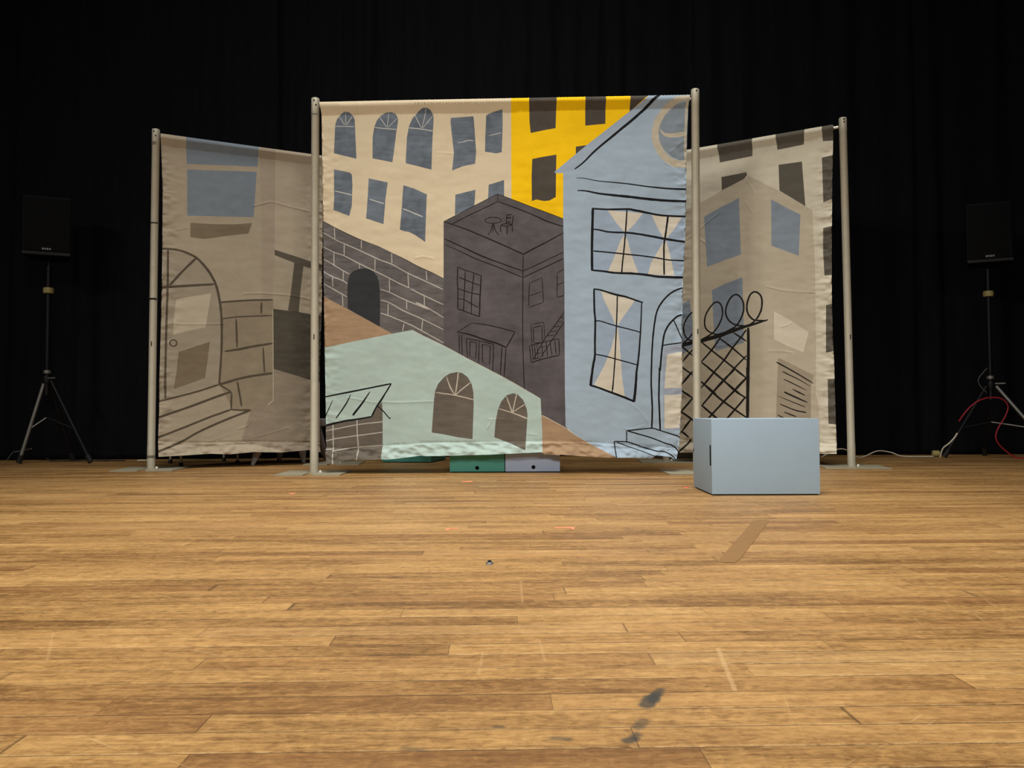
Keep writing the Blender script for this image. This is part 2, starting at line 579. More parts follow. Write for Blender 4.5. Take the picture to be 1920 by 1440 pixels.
def pole_stand(base, top, rz, label, slot_h, bands=(), open_front=True, holes=((0.02, -0.1), (0.05, 0.35)), pd=(0.41, 0.34)):
    root = empty('pole_stand', (base.x, base.y, 0.0), 0.0, label, 'pole stand', 'steel pole stands holding the drapes')
    Hh = top.z
    lean = Vector((top.x - base.x, 0, 0))
    R = 0.0265
    zt = 0.008
    # base plate
    m = MB()
    Mz = Matrix.Rotation(rz, 4, 'Z')
    if open_front:
        m.prism(plate_poly(pd[0], pd[1], 0.056, 0.03), 0.0, zt, Mz)
    else:
        m.prism([(-pd[0] / 2, -pd[1] / 2), (pd[0] / 2, -pd[1] / 2), (pd[0] / 2, pd[1] / 2), (-pd[0] / 2, pd[1] / 2)], 0, zt, Mz)
    m.build('base_plate', MAT['plate'], root, 30)
    m = MB()
    m.lathe([(0, zt), (0.009, zt), (0.009, zt + 0.008), (0.006, zt + 0.013), (0, zt + 0.013)], 12, Matrix.Translation((0.040, -0.012 if not open_front else 0.0, 0)))
    m.build('plate_pin', MAT['bright'], root)
    # hollow pole
    sh = Matrix(((1, 0, lean.x / Hh, 0), (0, 1, 0, 0), (0, 0, 1, 0), (0, 0, 0, 1)))
    m = MB()
    m.lathe([(R * 0.86, zt), (R, zt), (R, 0.16), (R * 0.955, 0.163), (R * 0.955, Hh * 0.5), (R * 0.955, Hh - 0.10), (R, Hh - 0.098),
             (R, Hh - 0.004), (R - 0.002, Hh), (R - 0.006, Hh), (R - 0.007, Hh - 0.15)], 28, sh)
    pole = m.build('pole', MAT['pole'], root, 40)

    def patch(name, z0, z1, a0, a1, mt, lift=0.0009):
        b = MB()
        nn = max(3, int(abs(a1 - a0) / 0.25))
        r0 = R + lift
        vs = []
        for k in range(nn + 1):
            a = a0 + (a1 - a0) * k / nn - PI / 2
            vs.append([b.bm.verts.new(sh @ Vector((r * math.cos(a), r * math.sin(a), z))) for r, z in ((r0, z0), (r0, z1), (R * 0.9, z1), (R * 0.9, z0))])
        for p, q in zip(vs[:-1], vs[1:]):
            for k in range(4):
                b.bm.faces.new((p[k], q[k], q[(k + 1) % 4], p[(k + 1) % 4]))
        b.bm.faces.new(vs[0]); b.bm.faces.new(vs[-1][::-1])
        b.build(name, mt, pole, 40)
    patch('button_slot', slot_h - 0.016, slot_h + 0.016, -0.12 + 0.10, 0.10 + 0.10, MAT['pole_dark'])
    for dz, a in holes:
        patch('pin_hole', Hh - dz - 0.007, Hh - dz + 0.005, a - 0.16, a + 0.16, MAT['pole_dark'])
    for z, hgt, a0, a1, mt in bands:
        patch('tape_band', z - hgt / 2, z + hgt / 2, a0, a1, MAT[mt])
    return root


def pole_at(pxb, pyb, pxt, pyt):
    b = on_floor(pxb, pyb)
    tp = at_depth(pxt, pyt, b.y)
    return b, tp


def height_at(base, px, py):
    return at_depth(px, py, base.y).z


bL, tL = pole_at(283, 880.5, 292.5, 243)
pole_stand(bL, tL, 0.07, 'grey steel pole stand at the outer left edge of the left drape', height_at(bL, 283, 645),
           ((height_at(bL, 290, 270), 0.022, -1.3, 0.5, 'pole_band'), (height_at(bL, 287, 419), 0.008, -1.5, 1.3, 'pole_dark'), (height_at(bL, 285, 561), 0.012, -1.5, 1.3, 'pole_dark'),
            (height_at(bL, 283, 856), 0.018, -1.5, 1.5, 'pole_band')))
bCL, tCL = pole_at(589, 888, 591.5, 185)
pole_stand(bCL, tCL, 0.0, 'grey steel pole stand between the left drape and the middle drape', height_at(bCL, 586, 632),
           ((height_at(bCL, 589, 216), 0.008, -1.2, 0.9, 'pole_band'),))
bCR, tCR = pole_at(1307.5, 886.5, 1303.3, 168)
pole_stand(bCR, tCR, 0.0, 'grey steel pole stand between the middle and right drapes, behind the open blue box', height_at(bCR, 1307, 622), (), False, ((0.016, 0.1),), (0.42, 0.36))
bR, tR = pole_at(1597, 876, 1580, 221.5)
pole_stand(bR, tR, -0.16, 'grey steel pole stand at the outer right edge of the right drape', height_at(bR, 1593, 632), (), False, ((0.015, -0.1), (0.035, -0.05)), (0.42, 0.33))
bLi = on_floor(628, 869.5)
tLi = Vector((bLi.x, bLi.y, 2.40))
pole_stand(bLi, tLi, 0.05, 'pole stand hidden behind the middle drape at its left, base plate showing', 0.75, (), True)
bRi = on_floor(1249, 865.8)
tRi = Vector((bRi.x, bRi.y, 2.40))
pole_stand(bRi, tRi, -0.05, 'pole stand hidden behind the middle drape at its right, base plate showing', 0.75, (), False)


# ------------------------------------------------------------------ painted drapes
REG = {  # crops used while measuring: origin and scale
    'A': (580, 170), 'B': (820, 170), 'C': (1030, 160), 'D': (590, 370), 'E': (820, 350), 'F': (1030, 330), 'G': (590, 560), 'H': (830, 540),
    'I': (1030, 520), 'J': (590, 700), 'K': (800, 690), 'L': (1040, 690),
    'M': (260, 220, 16 / 3), 'N': (260, 460, 16 / 3), 'O': (200, 690, 1920 / 440), 'P': (1270, 210, 16 / 3), 'Q': (1260, 470, 16 / 3), 'R': (1260, 690, 1920 / 420),
}


def rsc(k):
    return REG[k][2] if len(REG[k]) > 2 else 1920 / 280


def g(spec):
    """'A 315,805 330,470 D 10,20 @600,300' -> list of points of the photograph"""
    out, k = [], None
    for tok in spec.split():
        if tok in REG: k = tok; continue
        if tok[0] == '@':
            a, b = tok[1:].split(','); out.append((float(a), float(b))); continue
        a, b = tok.split(',')
        s = rsc(k)
        out.append((REG[k][0] + float(a) / s, REG[k][1] + float(b) / s))
    return out


class Drape:
    def __init__(self, p0, p1, ztop0, ztop1):
        self.p0, self.p1 = Vector((p0[0], p0[1], 0)), Vector((p1[0], p1[1], 0))
        self.dir = (self.p1 - self.p0).normalized()
        self.len = (self.p1 - self.p0).length
        self.nrm = Vector((self.dir.y, -self.dir.x, 0))   # towards the audience
        self.z0, self.z1 = ztop0, ztop1
        self.shapes = []     # (polygon uv, material)
        self.creases = []

    def uv(self, px, py):
        d = ray(px, py)
        t = (self.p0 - CAM).dot(self.nrm) / d.dot(self.nrm)
        q = CAM + d * t
        return ((q - self.p0).dot(self.dir), q.z)

    def top(self, u):
        return self.z0 + (self.z1 - self.z0) * u / self.len

    def fill(self, mat, spec):
        self.shapes.append(([self.uv(*p) for p in g(spec)], mat))

    def stroke(self, mat, w, spec, close=False, taper=(0.7, 0.7), curve=True):
        """w: brush width in crop pixels of the first region named (one value, or start/end, or start/mid/end)"""
        k = spec.split()[0]
        s = rsc(k) if k in REG else 1.0
        ws = [w] if not isinstance(w, (list, tuple)) else list(w)
        P = [Vector((*p, 0)) for p in g(spec)]
        if close: P.append(P[0])
        if len(P) > 2 and curve: P = smooth_curve(P, 4)
        elif len(P) == 2:
            P = [P[0].lerp(P[1], i / 4) for i in range(5)]
        n = len(P)
        lp, rp = [], []
        sd = random.random() * 100
        for i, p in enumerate(P):
            t = (P[min(i + 1, n - 1)] - P[max(i - 1, 0)])
            if t.length < 1e-6: t = Vector((1, 0, 0))
            t.normalize()
            nn = Vector((-t.y, t.x, 0))
            a = i / (n - 1)
            if len(ws) == 1: ww = ws[0]
            elif len(ws) == 2: ww = ws[0] + (ws[1] - ws[0]) * a
            else: ww = ws[0] + (ws[1] - ws[0]) * a * 2 if a < 0.5 else ws[1] + (ws[2] - ws[1]) * (a * 2 - 1)
            ww = ww / s * (1.28 if mat in ('black_line', 'tower_line', 'r_black') else 1.0)
            if not close:
                if i == 0: ww *= taper[0]
                if i == n - 1: ww *= taper[1]
            j1 = 1 + 0.20 * noise.noise(Vector((i * 0.8, sd, 0)))
            j2 = 1 + 0.20 * noise.noise(Vector((i * 0.8, sd, 5)))
            lp.append(p + nn * ww / 2 * j1)
            rp.append(p - nn * ww / 2 * j2)
        poly = lp + rp[::-1]
        self.shapes.append(([self.uv(p.x, p.y) for p in poly], mat))

    def crease(self, amp, spec, width=0.006):
        self.creases.append(([self.uv(*p) for p in g(spec)], amp * 0.62, width))


def winding(px, py, poly):
    wn = np.zeros(len(px), int)
    n = len(poly)
    for i in range(n):
        x0, y0 = poly[i]
        x1, y1 = poly[(i + 1) % n]
        isl = (x1 - x0) * (py - y0) - (px - x0) * (y1 - y0)
        wn += ((y0 <= py) & (y1 > py) & (isl > 0)).astype(int)
        wn -= ((y0 > py) & (y1 <= py) & (isl < 0)).astype(int)
    return wn


def build_drape(D, outline, base, seam_px, hem_px, name, label, seed, cell=0.014, puck=1.0, hem_amp=1.0, mats_top=None):
    OUT = [D.uv(*p) for p in outline]
    ou = np.array(OUT)
    seam = [D.uv(*p) for p in seam_px]
    hem = [D.uv(*p) for p in hem_px]
    umin, umax = ou[:, 0].min(), ou[:, 0].max()
    vmin, vmax = ou[:, 1].min(), ou[:, 1].max()
    R = 0.030

    def interp(line, u):
        xs = [p[0] for p in line]; ys = [p[1] for p in line]
        return float(np.interp(u, xs, ys))
    verts, edges = [], []

    def add_loop(poly, close=True):
        i0 = len(verts)
        poly = list(poly)
        fine = []
        for k in range(len(poly)):
            a = poly[k]
            fine.append(a)
            if k == len(poly) - 1 and not close: break
            b = poly[(k + 1) % len(poly)]
            near_top = max(a[1], b[1]) > D.top(a[0]) - 0.12
            st = 0.005 if near_top else 0.011
            q = min(400, int(math.hypot(b[0] - a[0], b[1] - a[1]) / st))
            fine.extend((a[0] + (b[0] - a[0]) * i / (q + 1), a[1] + (b[1] - a[1]) * i / (q + 1)) for i in range(1, q + 1))
        poly = fine
        verts.extend(poly)
        n = len(poly)
        for k in range(n - (0 if close else 1)):
            edges.append((i0 + k, i0 + (k + 1) % n))
    add_loop(OUT)
    for poly, _m in D.shapes:
        add_loop(poly)
    for line, amp, wd in D.creases:
        P = [Vector((*p, 0)) for p in line]
        P = smooth_curve(P, 5) if len(P) > 2 else [P[0].lerp(P[1], i / 8) for i in range(9)]
        for off in (-2.4, -1.2, -0.5, 0.0, 0.5, 1.2, 2.4):
            pl = []
            for i, p in enumerate(P):
                t = (P[min(i + 1, len(P) - 1)] - P[max(i - 1, 0)]).normalized()
                pl.append((p.x - t.y * off * wd, p.y + t.x * off * wd))
            add_loop(pl, False)
    # rows along the rod pocket and the hem
    nu = int((umax - umin) / 0.02)
    us = [umin + (umax - umin) * i / nu for i in range(nu + 1)]
    for fr in (0.03, 0.10, 0.22, 0.4, 0.65, 1.0, 1.5):
        verts.extend((u, D.top(u) - fr * R) for u in us)
    for dz in (-0.004, 0.0, 0.004):
        verts.extend((u, interp(seam, u) + dz) for u in us)
    for dz in (-0.002, 0.003, 0.008):
        verts.extend((u, interp(hem, u) + dz) for u in us)
    nv = int((vmax - vmin) / cell)
    nu2 = int((umax - umin) / cell)
    for j in range(nv + 1):
        v = vmin + (vmax - vmin) * j / nv
        for i in range(nu2 + 1):
            u = umin + (umax - umin) * (i + (0.5 if j % 2 else 0.0)) / nu2
            verts.append((u, v))
    # denser in the hem
    c2 = cell * 0.5
    for i in range(int((umax - umin) / c2) + 1):
        u = umin + i * c2
        hv = interp(hem, u)
        k = 0
        while hv - k * c2 > vmin:
            verts.append((u + (c2 / 2 if k % 2 else 0), hv - k * c2)); k += 1
    vv, ee, ff, _a, _b, _c = delaunay_2d_cdt([Vector(p) for p in verts], edges, [], 0, 2e-6)
    V = np.array([(p.x, p.y) for p in vv])
    F = np.array(ff)
    c = V[F].mean(axis=1)
    inside = winding(c[:, 0], c[:, 1], OUT) != 0
    F = F[inside]
    c = c[inside]
    names = [base] + [m for _p, m in D.shapes]
    uniq = []
    for m in names:
        if m not in uniq: uniq.append(m)
    mi = np.zeros(len(F), int)
    for poly, m in D.shapes:
        pa = np.array(poly)
        lo, hi = pa.min(0), pa.max(0)
        sel = np.where((c[:, 0] >= lo[0]) & (c[:, 0] <= hi[0]) & (c[:, 1] >= lo[1]) & (c[:, 1] <= hi[1]))[0]
        if len(sel) == 0: continue
        w = winding(c[sel, 0], c[sel, 1], poly) != 0
        mi[sel[w]] = uniq.index(m)
    crs = []
    for line, amp, wd in D.creases:
        P = [Vector((*p, 0)) for p in line]
        P = smooth_curve(P, 5) if len(P) > 2 else [P[0].lerp(P[1], i / 8) for i in range(9)]
        crs.append((np.array([(p.x, p.y) for p in P]), amp, wd))
    sv = Vector((seed * 13.7, seed * 5.1, 0))
    lft = sorted([p for p in OUT if p[0] < umin + 0.12 * (umax - umin)], key=lambda p: p[1])
    rgt = sorted([p for p in OUT if p[0] > umax - 0.12 * (umax - umin)], key=lambda p: p[1])
    lx, ly = [p[0] for p in lft], [p[1] for p in lft]
    rx, ry = [p[0] for p in rgt], [p[1] for p in rgt]

    def disp(u, v):
        s = D.top(u) - v
        sm = D.top(u) - interp(seam, u)
        hv = interp(hem, u)
        d = 0.0
        if s < R:
            q = max(0.0, min(1.0, s / R))
            d += R * math.sqrt(max(0.0, 1 - (1 - q) ** 2))
        elif s < sm:
            a = (s - R) / (sm - R)
            d += R * (1 - a) + 0.001
        body = max(0.0, min(1.0, (s - sm) / 0.15))
        d += body * (0.012 * noise.noise(Vector((u * 1.7, v * 0.9, 0)) + sv) + 0.0045 * noise.noise(Vector((u * 5.5, v * 4.0, 3)) + sv))
        w = noise.noise(Vector((u * 7 + 2.5 * v, v * 16 - 1.5 * u, 9)) + sv)
        d += body * (0.0016 * w + 0.0008 * noise.noise(Vector((u * 17 - 5 * v, v * 30 + 6 * u, 13)) + sv))
        # puckered side edges
        el = u - np.interp(v, ly, lx)
        er = np.interp(v, ry, rx) - u
        for e_, k_ in ((el, 1.0), (er, 1.15)):
            if 0 <= e_ < 0.22:
                f = (1 - e_ / 0.22) ** 2 * body
                d += puck * k_ * f * (0.010 * noise.noise(Vector((e_ * 9, v * 17, 21)) + sv) + 0.006 * noise.noise(Vector((e_ * 20, v * 38, 5)) + sv))
        # hem pocket, crumpled and kicking forward
        b = hv - v
        if b > 0:
            f = min(1.0, b / 0.02)
            d += hem_amp * (0.40 * b + f * (0.020 * noise.noise(Vector((u * 6 + 3 * v, v * 13 + u, 31)) + sv) + 0.018 * noise.noise(Vector((u * 12 - 6 * v, v * 24 + 4 * u, 41)) + sv)
                            + 0.0075 * noise.noise(Vector((u * 26 + 8 * v, v * 40, 51)) + sv)))
            d -= 0.0035 * math.exp(-(b / 0.006) ** 2)
        elif b > -0.012:
            d -= 0.003 * math.exp(-(b / 0.005) ** 2)
        for L, amp, wd in crs:
            if u < L[:, 0].min() - 0.03 or u > L[:, 0].max() + 0.03 or v < L[:, 1].min() - 0.03 or v > L[:, 1].max() + 0.03: continue
            A, B = L[:-1], L[1:]
            ab = B - A
            t = np.clip(((np.array((u, v)) - A) * ab).sum(1) / (ab * ab).sum(1), 0, 1)
            q = A + ab * t[:, None] - np.array((u, v))
            dd = (q * q).sum(1).min()
            d += amp * math.exp(-dd / (wd * wd))
        return d
    used = np.unique(F)
    remap = -np.ones(len(V), int)
    remap[used] = np.arange(len(used))
    F = remap[F]
    V = V[used]
    co, nr = [], []
    e = 0.0015
    zup = Vector((0, 0, 1))
    for u, v in V:
        d0 = disp(u, v)
        tv = D.top(u)
        vb = min(v, tv)
        du = (disp(u + e, v) - disp(u - e, v)) / (2 * e)
        dv = (disp(u, v + e) - disp(u, v - e)) / (2 * e) if v < tv - e else (disp(u, tv - 0.0004) - disp(u, tv - 0.002)) / 0.0016
        co.append(D.p0 + D.dir * u + zup * v + D.nrm * d0)
        nr.append((D.nrm - D.dir * du - zup * dv).normalized())
    nfront = len(co)
    faces = [tuple(int(i) for i in f) for f in F]
    fm = list(mi)
    # orientation: face the audience
    a, b2, c2_ = (co[i] for i in faces[0])
    if (b2 - a).cross(c2_ - a).dot(D.nrm) < 0: faces = [f[::-1] for f in faces]
    # back of the rod pocket: over the top and down to the seam
    prof = [(0.0, 0.0)] + [(-R * math.sin(q), R - R * math.cos(q)) for q in (0.4, 0.8, 1.2, 1.57)] + [(-0.02, 0.06), (-0.002, 0.085)]
    ui = [p for p in OUT if p[1] > D.top(p[0]) - 0.03]
    ua, ub = min(p[0] for p in ui), max(p[0] for p in ui)
    nseg = 60
    tops = []
    for i in range(nseg + 1):
        u = ua + (ub - ua) * i / nseg
        rowv = []
        for dd, dn in prof:
            rowv.append(len(co))
            co.append(D.p0 + D.dir * u + zup * (D.top(u) - dn) + D.nrm * dd)
            nr.append((zup * (R - dn) + D.nrm * dd).normalized() if dn <= R else -D.nrm)
        tops.append(rowv)
    for p, q in zip(tops[:-1], tops[1:]):
        for k in range(len(prof) - 1):
            faces.append((p[k], p[k + 1], q[k + 1], q[k]))
            fm.append(0)
    me = bpy.data.meshes.new(name)
    me.from_pydata(co, [], faces)
    for m in uniq: me.materials.append(MAT[m])
    me.polygons.foreach_set('material_index', np.array(fm, dtype=np.int32))
    me.shade_smooth()
    me.normals_split_custom_set_from_vertices(nr)
    me.update()
    o = bpy.data.objects.new(name, me)
    COL.objects.link(o)
    return tag(o, label, 'painted drape', 'painted street scene drapes')


# ---- middle drape
C_ = Drape((bCL.x, bCL.y), (bCR.x, bCR.y), 0, 0)
za = C_.uv(600, 191.5); zb = C_.uv(1293, 178.0)
sl = (zb[1] - za[1]) / (zb[0] - za[0])
C_.z0 = za[1] - sl * za[0]; C_.z1 = C_.z0 + sl * C_.len
c = C_
# cream building and its windows
for spec in ('A 315,805 330,470 335,430 355,370 400,310 460,275 520,285 565,325 583,375 590,500 605,875',
             'A 812,870 815,600 835,470 870,380 920,320 990,285 1060,280 1115,305 1140,360 1138,420 1115,560 1095,740 1068,922',
             'A 1238,915 1255,600 1285,450 1330,350 1400,275 1460,235 1510,230 1560,255 1597,320 1597,400 1585,600 1570,1015 1245,935',
             '@626,317.3 @656,323.5 @659.5,327 @660.7,345 @659.5,385 @654.5,404.7 @625,393.3 @626.5,370',
             'A 762,1125 1008,1180 D 912,0 885,345 660,270 680,0',
             'A 1210,1215 1350,1260 1515,1335 D 1440,0 1420,575 1360,530 1290,485 1215,445 1150,435 1095,415 1110,250 1130,0 A 1190,1440',
             'B 175,350 465,328 475,450 498,780 485,935 320,970 188,1025 212,800 185,550 168,400',
             'B 628,320 660,295 740,270 838,245 840,450 828,785 755,802 690,790 612,780 615,600',
             'B 230,1335 490,1270 E 475,245 225,365', 'B 660,1205 858,1145 E 858,140 650,150'):
    c.fill('slate_blue', spec)
for w, spec in ((11, 'A 330,458 578,462'), (8, 'A 385,332 455,440'), (7, 'A 468,280 468,445'), (9, 'A 552,330 475,440'),
                (11, 'A 835,475 1000,490 1120,500'), (9, 'A 905,342 995,470'), (8, 'A 1022,290 1002,470'), (8, 'A 1130,355 1010,475'),
                (13, 'A 1285,480 1440,495 1588,520'), (10, 'A 1360,318 1440,480'), (9, 'A 1503,235 1490,300 1450,480'), (9, 'A 1590,320 1460,480'),
                (13, 'A 328,1290 430,1312 548,1340'), (13, 'D 705,22 800,52 890,82'), (15, 'D 1135,145 1230,185 1390,250'),
                ((5, 11, 10), 'B 255,670 330,655 400,635 460,640'), ((5, 11, 9), 'B 660,575 730,558 825,540')):
    c.stroke('pale_line', w, spec)
# yellow building
c.fill('yellow', '@958.3,150 @1290,150 @1290,425 @959.5,425 @958.5,300')
for spec in ('B 1178,60 1535,60 1520,485 1350,515 1200,545 1185,400', 'B 1220,880 1370,850 1530,825 1522,1370 1440,1415 1370,1420 1275,1400 1215,1418 1212,1100',
             'C 460,100 725,100 720,495 600,505 462,520', 'C 1040,100 1330,100 1030,340', 'C 340,790 520,762 520,900 340,900'):
    c.fill('umber', spec)
# stone wall
c.fill('stone', 'D 60,275 105,300 260,385 430,470 600,545 830,630 1000,715 1300,870 1660,1040 G 1668,625 90,625')
MW = 12
for spec in ('D 105,450 210,510 300,560 450,625 620,700 820,795 1000,865 1190,970 1440,1085 1650,1185', 'D 110,635 250,705 380,750 580,855 770,945 950,1035 1085,1105 1220,1165',
             'D 1235,1175 1400,1260 1655,1380', 'D 110,795 200,840 270,885 360,940 445,985', 'D 840,1180 960,1220 1180,1325 1470,1440 G 1300,50 1420,100 1660,245',
             'D 110,950 220,1015 360,1070 420,1110', 'D 850,1320 950,1350 1100,1435 G 1150,160 1390,265 1660,400', 'D 110,1110 240,1180 415,1280',
             'G 845,185 940,215 1150,300 1300,370 1660,570'):
    c.stroke('mortar', (10, 14, 11), spec)
for spec in ('D 253,390 258,535', 'D 600,550 597,660', 'D 990,720 993,850', 'D 1432,945 1443,1065', 'D 377,600 377,745', 'D 775,790 773,930', 'D 1200,985 1208,1160', 'D 243,705 247,865',
             'D 573,855 577,915', 'D 960,1050 963,1215', 'D 1408,1265 1412,1400', 'D 367,950 365,1070', 'D 228,1020 232,1150', 'D 355,1255 362,1400', 'G 1183,30 1183,140',
             'G 945,60 940,210', 'G 1150,320 1128,420', 'G 1388,270 1375,400'):
    c.stroke('mortar', 11, spec)
c.stroke('black_line', (4, 7, 3), 'D 105,303 260,388 430,473 600,548 830,633')
c.stroke('black_line', (3, 7, 4), 'D 1000,718 1150,790 1300,873 1480,955 1655,1042')
c.fill('charcoal', 'D 425,1440 418,1200 425,1080 450,990 490,950 560,922 640,912 700,925 760,960 800,1010 825,1080 835,1200 840,1440 G 838,362 425,128')
c.fill('sand', 'D 60,1240 105,1265 250,1345 430,1440 G 480,165 835,360 1005,455 500,560 130,635 60,640')
# dark tower
c.fill('tower', 'E 80,450 420,270 650,150 775,92 960,160 1250,270 1620,410 @1062,600 @1064,805 @1000,790 @832,650')
T_ = 'tower_line'
for w, spec in (((7, 13, 13), 'E 80,450 185,483 400,560 650,665 900,775 1105,870'), ((13, 14, 9), 'E 1105,870 1250,790 1400,715 1620,595'),
                (9, 'E 190,480 400,370 600,275 775,190'), ((8, 12, 12), 'E 775,190 1000,270 1250,370 1400,440 1620,515'), (7, 'E 775,92 778,190'),
                (6, 'E 80,450 420,272 650,152 775,93'), (6, 'E 775,93 960,162 1250,272 1620,412'), ((9, 15, 9), 'E 85,668 300,765 500,860 650,925 800,980 1100,1085'),
                (9, 'E 1100,1085 1300,995 1620,845'), ((6, 10, 9), 'E 85,740 300,835 500,930 800,1045 1100,1168'), (10, 'E 1100,1168 1300,1075 1620,925'),
                (9, 'E 1105,870 1100,1150 1100,1440 H 1028,400 1035,900 1050,1295')):
    c.stroke(T_, w, spec)
el = ' '.join('%.1f,%.1f' % (717 + 105 * math.cos(a * PI / 8), 432 + 38 * math.sin(a * PI / 8)) for a in range(16))
c.stroke(T_, 8, 'E ' + el, close=True)
for w, spec in ((8, 'E 710,475 690,560 648,625'), (8, 'E 718,475 712,595'), (9, 'E 728,478 745,560 790,620'), (9, 'E 895,360 890,420 885,480'), (9, 'E 885,478 820,495 815,590'), (9, 'E 978,372 968,430 960,490'),
                (11, 'E 895,362 955,360'), (13, 'E 890,402 950,400'), (10, 'E 888,455 940,455'), (9, 'E 885,475 960,487 885,510 822,495'), (11, 'E 898,510 897,615'), (9, 'E 962,490 965,580'),
                (11, 'E 262,1030 258,1240 H 195,0 195,270'), (9, 'E 262,1035 350,1070 470,1110 565,1145'), (13, 'E 565,1145 548,1440 H 475,370'), (10, 'E 360,1080 345,1440 H 268,300'),
                (10, 'E 472,1110 440,1440 H 372,330'), (10, 'E 280,1165 360,1200 460,1240 550,1270'), (10, 'H 200,10 280,38 370,65 475,85'), (9, 'H 200,140 270,150 370,205 460,250'), (10, 'H 195,270 270,295 370,335 475,370'),
                (7, 'E 1185,1240 1345,1170'), (8, 'E 1345,1170 1363,1440 H 1295,185'), (8, 'E 1185,1240 1175,1440 H 1105,235'), (8, 'H 1110,105 1270,45'), (8, 'H 1110,250 1290,185'),
                (7, 'E 1540,1110 1630,1060'), (8, 'E 1540,1110 1540,1430'), (7, 'E 1545,1260 1630,1230'), (8, 'E 1540,1425 1630,1400'),
                (8, 'H 190,568 375,450'), (9, 'H 375,450 560,475 740,515 930,565'), (11, 'H 930,565 880,655 820,765'), ((9, 17, 13), 'H 190,568 350,600 520,660 700,715 820,765'),
                (9, 'H 213,590 215,850'), (9, 'H 243,600 250,870'), (11, 'H 765,745 740,1120'), (10, 'H 815,770 790,1150'), (9, 'H 305,650 320,900'), (10, 'H 305,650 470,680 655,725'), (9, 'H 470,680 463,970'),
                (9, 'H 655,725 645,1080'), (7, 'H 1135,470 1300,440'), (7, 'H 1300,440 1310,640'), (8, 'H 1135,470 1150,735'), (9, 'H 1165,505 1275,485'), (8, 'H 1275,485 1280,690'), (9, 'H 1165,505 1175,710'), (8, 'H 1175,710 1280,700'),
                (9, 'H 1555,320 1450,470 1310,660 1160,930'), (9, 'H 1558,440 1420,650 1240,920'), (7, 'H 1520,380 1555,378'), (7, 'H 1480,435 1555,432'), (7, 'H 1435,500 1510,490'), (7, 'H 1390,562 1465,552'),
                (7, 'H 1345,615 1430,605'), (7, 'H 1265,765 1325,750'), (7, 'H 1215,845 1270,830'), (8, 'H 1165,910 1235,900'), (9, 'H 1115,745 1300,695 1495,650'), (9, 'H 1115,745 1140,960'),
                (11, 'H 1140,960 1300,910 1500,865'), (9, 'H 1500,865 1495,650'), (8, 'H 1150,740 1165,930'), (8, 'H 1180,735 1195,925'), (7, 'H 1215,725 1225,910'), (8, 'H 1270,705 1290,890'), (9, 'H 1330,695 1350,880'),
                (8, 'H 1380,690 1405,870'), (9, 'H 1440,680 1460,850')):
    c.stroke(T_, w, spec)
for spec in ('H 352,690 438,705 425,905 348,875', 'H 510,725 615,745 600,985 515,955'):
    c.stroke(T_, 9, spec, close=True, curve=False)
c.fill('sand', 'K 1475,600 1600,665 1780,765 L 250,850 430,955 620,1060 790,1150 @1154,890 @1008,890')
c.stroke('curtain_cream', (8, 7, 3), 'K 1490,612 1600,668 1780,768 L 250,853 430,958')
# blue house
c.fill('house_blue', 'C 65,1115 335,890 480,770 1040,330 1240,185 1300,100 1920,100 @1310,880 @1160,880 L 790,1150 620,1060 430,960 250,850 140,755 I 200,1440 195,400 F 195,1440 178,545 C 178,1132 80,1132')
c.fill('roof_blue', 'C 65,1115 335,890 480,770 1040,330 1240,185 1300,100 1440,100 1400,150 1230,300 1060,440 830,630 600,820 440,980 325,1070 178,1128 80,1132')
c.stroke('black_line', (12, 26, 30), 'C 325,1080 440,990 600,830 830,640 1060,450 1230,300 1330,205 1415,130')
c.fill('oval_glass', 'C 1770,965 1660,960 1560,910 1470,830 1410,720 1400,600 1420,500 1500,360 1600,260 1700,235 1780,225')
c.stroke('ring_cream', (70, 90, 92), 'C 1810,180 1680,190 1580,240 1480,330 1390,470 1360,610 1375,740 1440,870 1530,960 1640,1010 1775,1012', taper=(1, 1))
c.stroke('ring_cream', (14, 55, 58), 'C 1425,570 1470,625 1540,645 1640,640 1750,620')
c.stroke('ring_cream', (34, 30, 30), 'C 1772,200 1750,600 1748,1000')
for w, spec in (((5, 12, 18), 'F 345,30 440,28 640,65 1000,100 1250,135 1500,160 1765,172'), ((10, 26, 24), 'F 355,187 470,192 640,225 850,250 1000,265 1250,295 1500,315 1760,325')):
    c.stroke('black_line', w, spec, taper=(0.5, 1))
c.fill('glass_blue', 'F 555,420 1000,430 1250,470 1760,515 1735,1305 1250,1270 900,1245 560,1210')
for spec in ('F 750,440 1205,480 1100,610 995,720 965,720 860,600', 'F 975,750 1000,800 1050,980 1090,1100 1150,1255 755,1225 830,1050 880,920 930,800', 'F 1310,485 1705,535 1610,680 1500,810 1470,800 1390,660',
             'F 1475,830 1500,830 1540,950 1580,1130 1610,1285 1270,1260 1310,1110 1400,960'):
    c.fill('curtain_cream', spec)
BL_ = 'black_line'
for w, spec in ((26, 'F 560,408 552,700 548,960 550,1218'), ((16, 24, 18), 'F 560,420 750,430 1000,425 1100,440 1250,470 1450,505 1765,518'), ((18, 22, 24), 'F 550,1210 700,1225 850,1245 1050,1250 1250,1270 1420,1295 1735,1305'),
                ((14, 20, 24), 'F 565,685 640,692 740,715 850,725 1000,728 1150,745 1300,770 1450,800 1600,825 1755,847'), (14, 'F 565,962 700,975 950,1000 1200,1025 1400,1055 1550,1080 1745,1088'),
                (15, 'F 998,440 985,650 965,900 945,1080 932,1240'), ((20, 18, 16), 'F 1527,510 1510,650 1490,790 1475,900 1475,1080 1478,1270')):
    c.stroke(BL_, w, spec, taper=(0.8, 0.9))
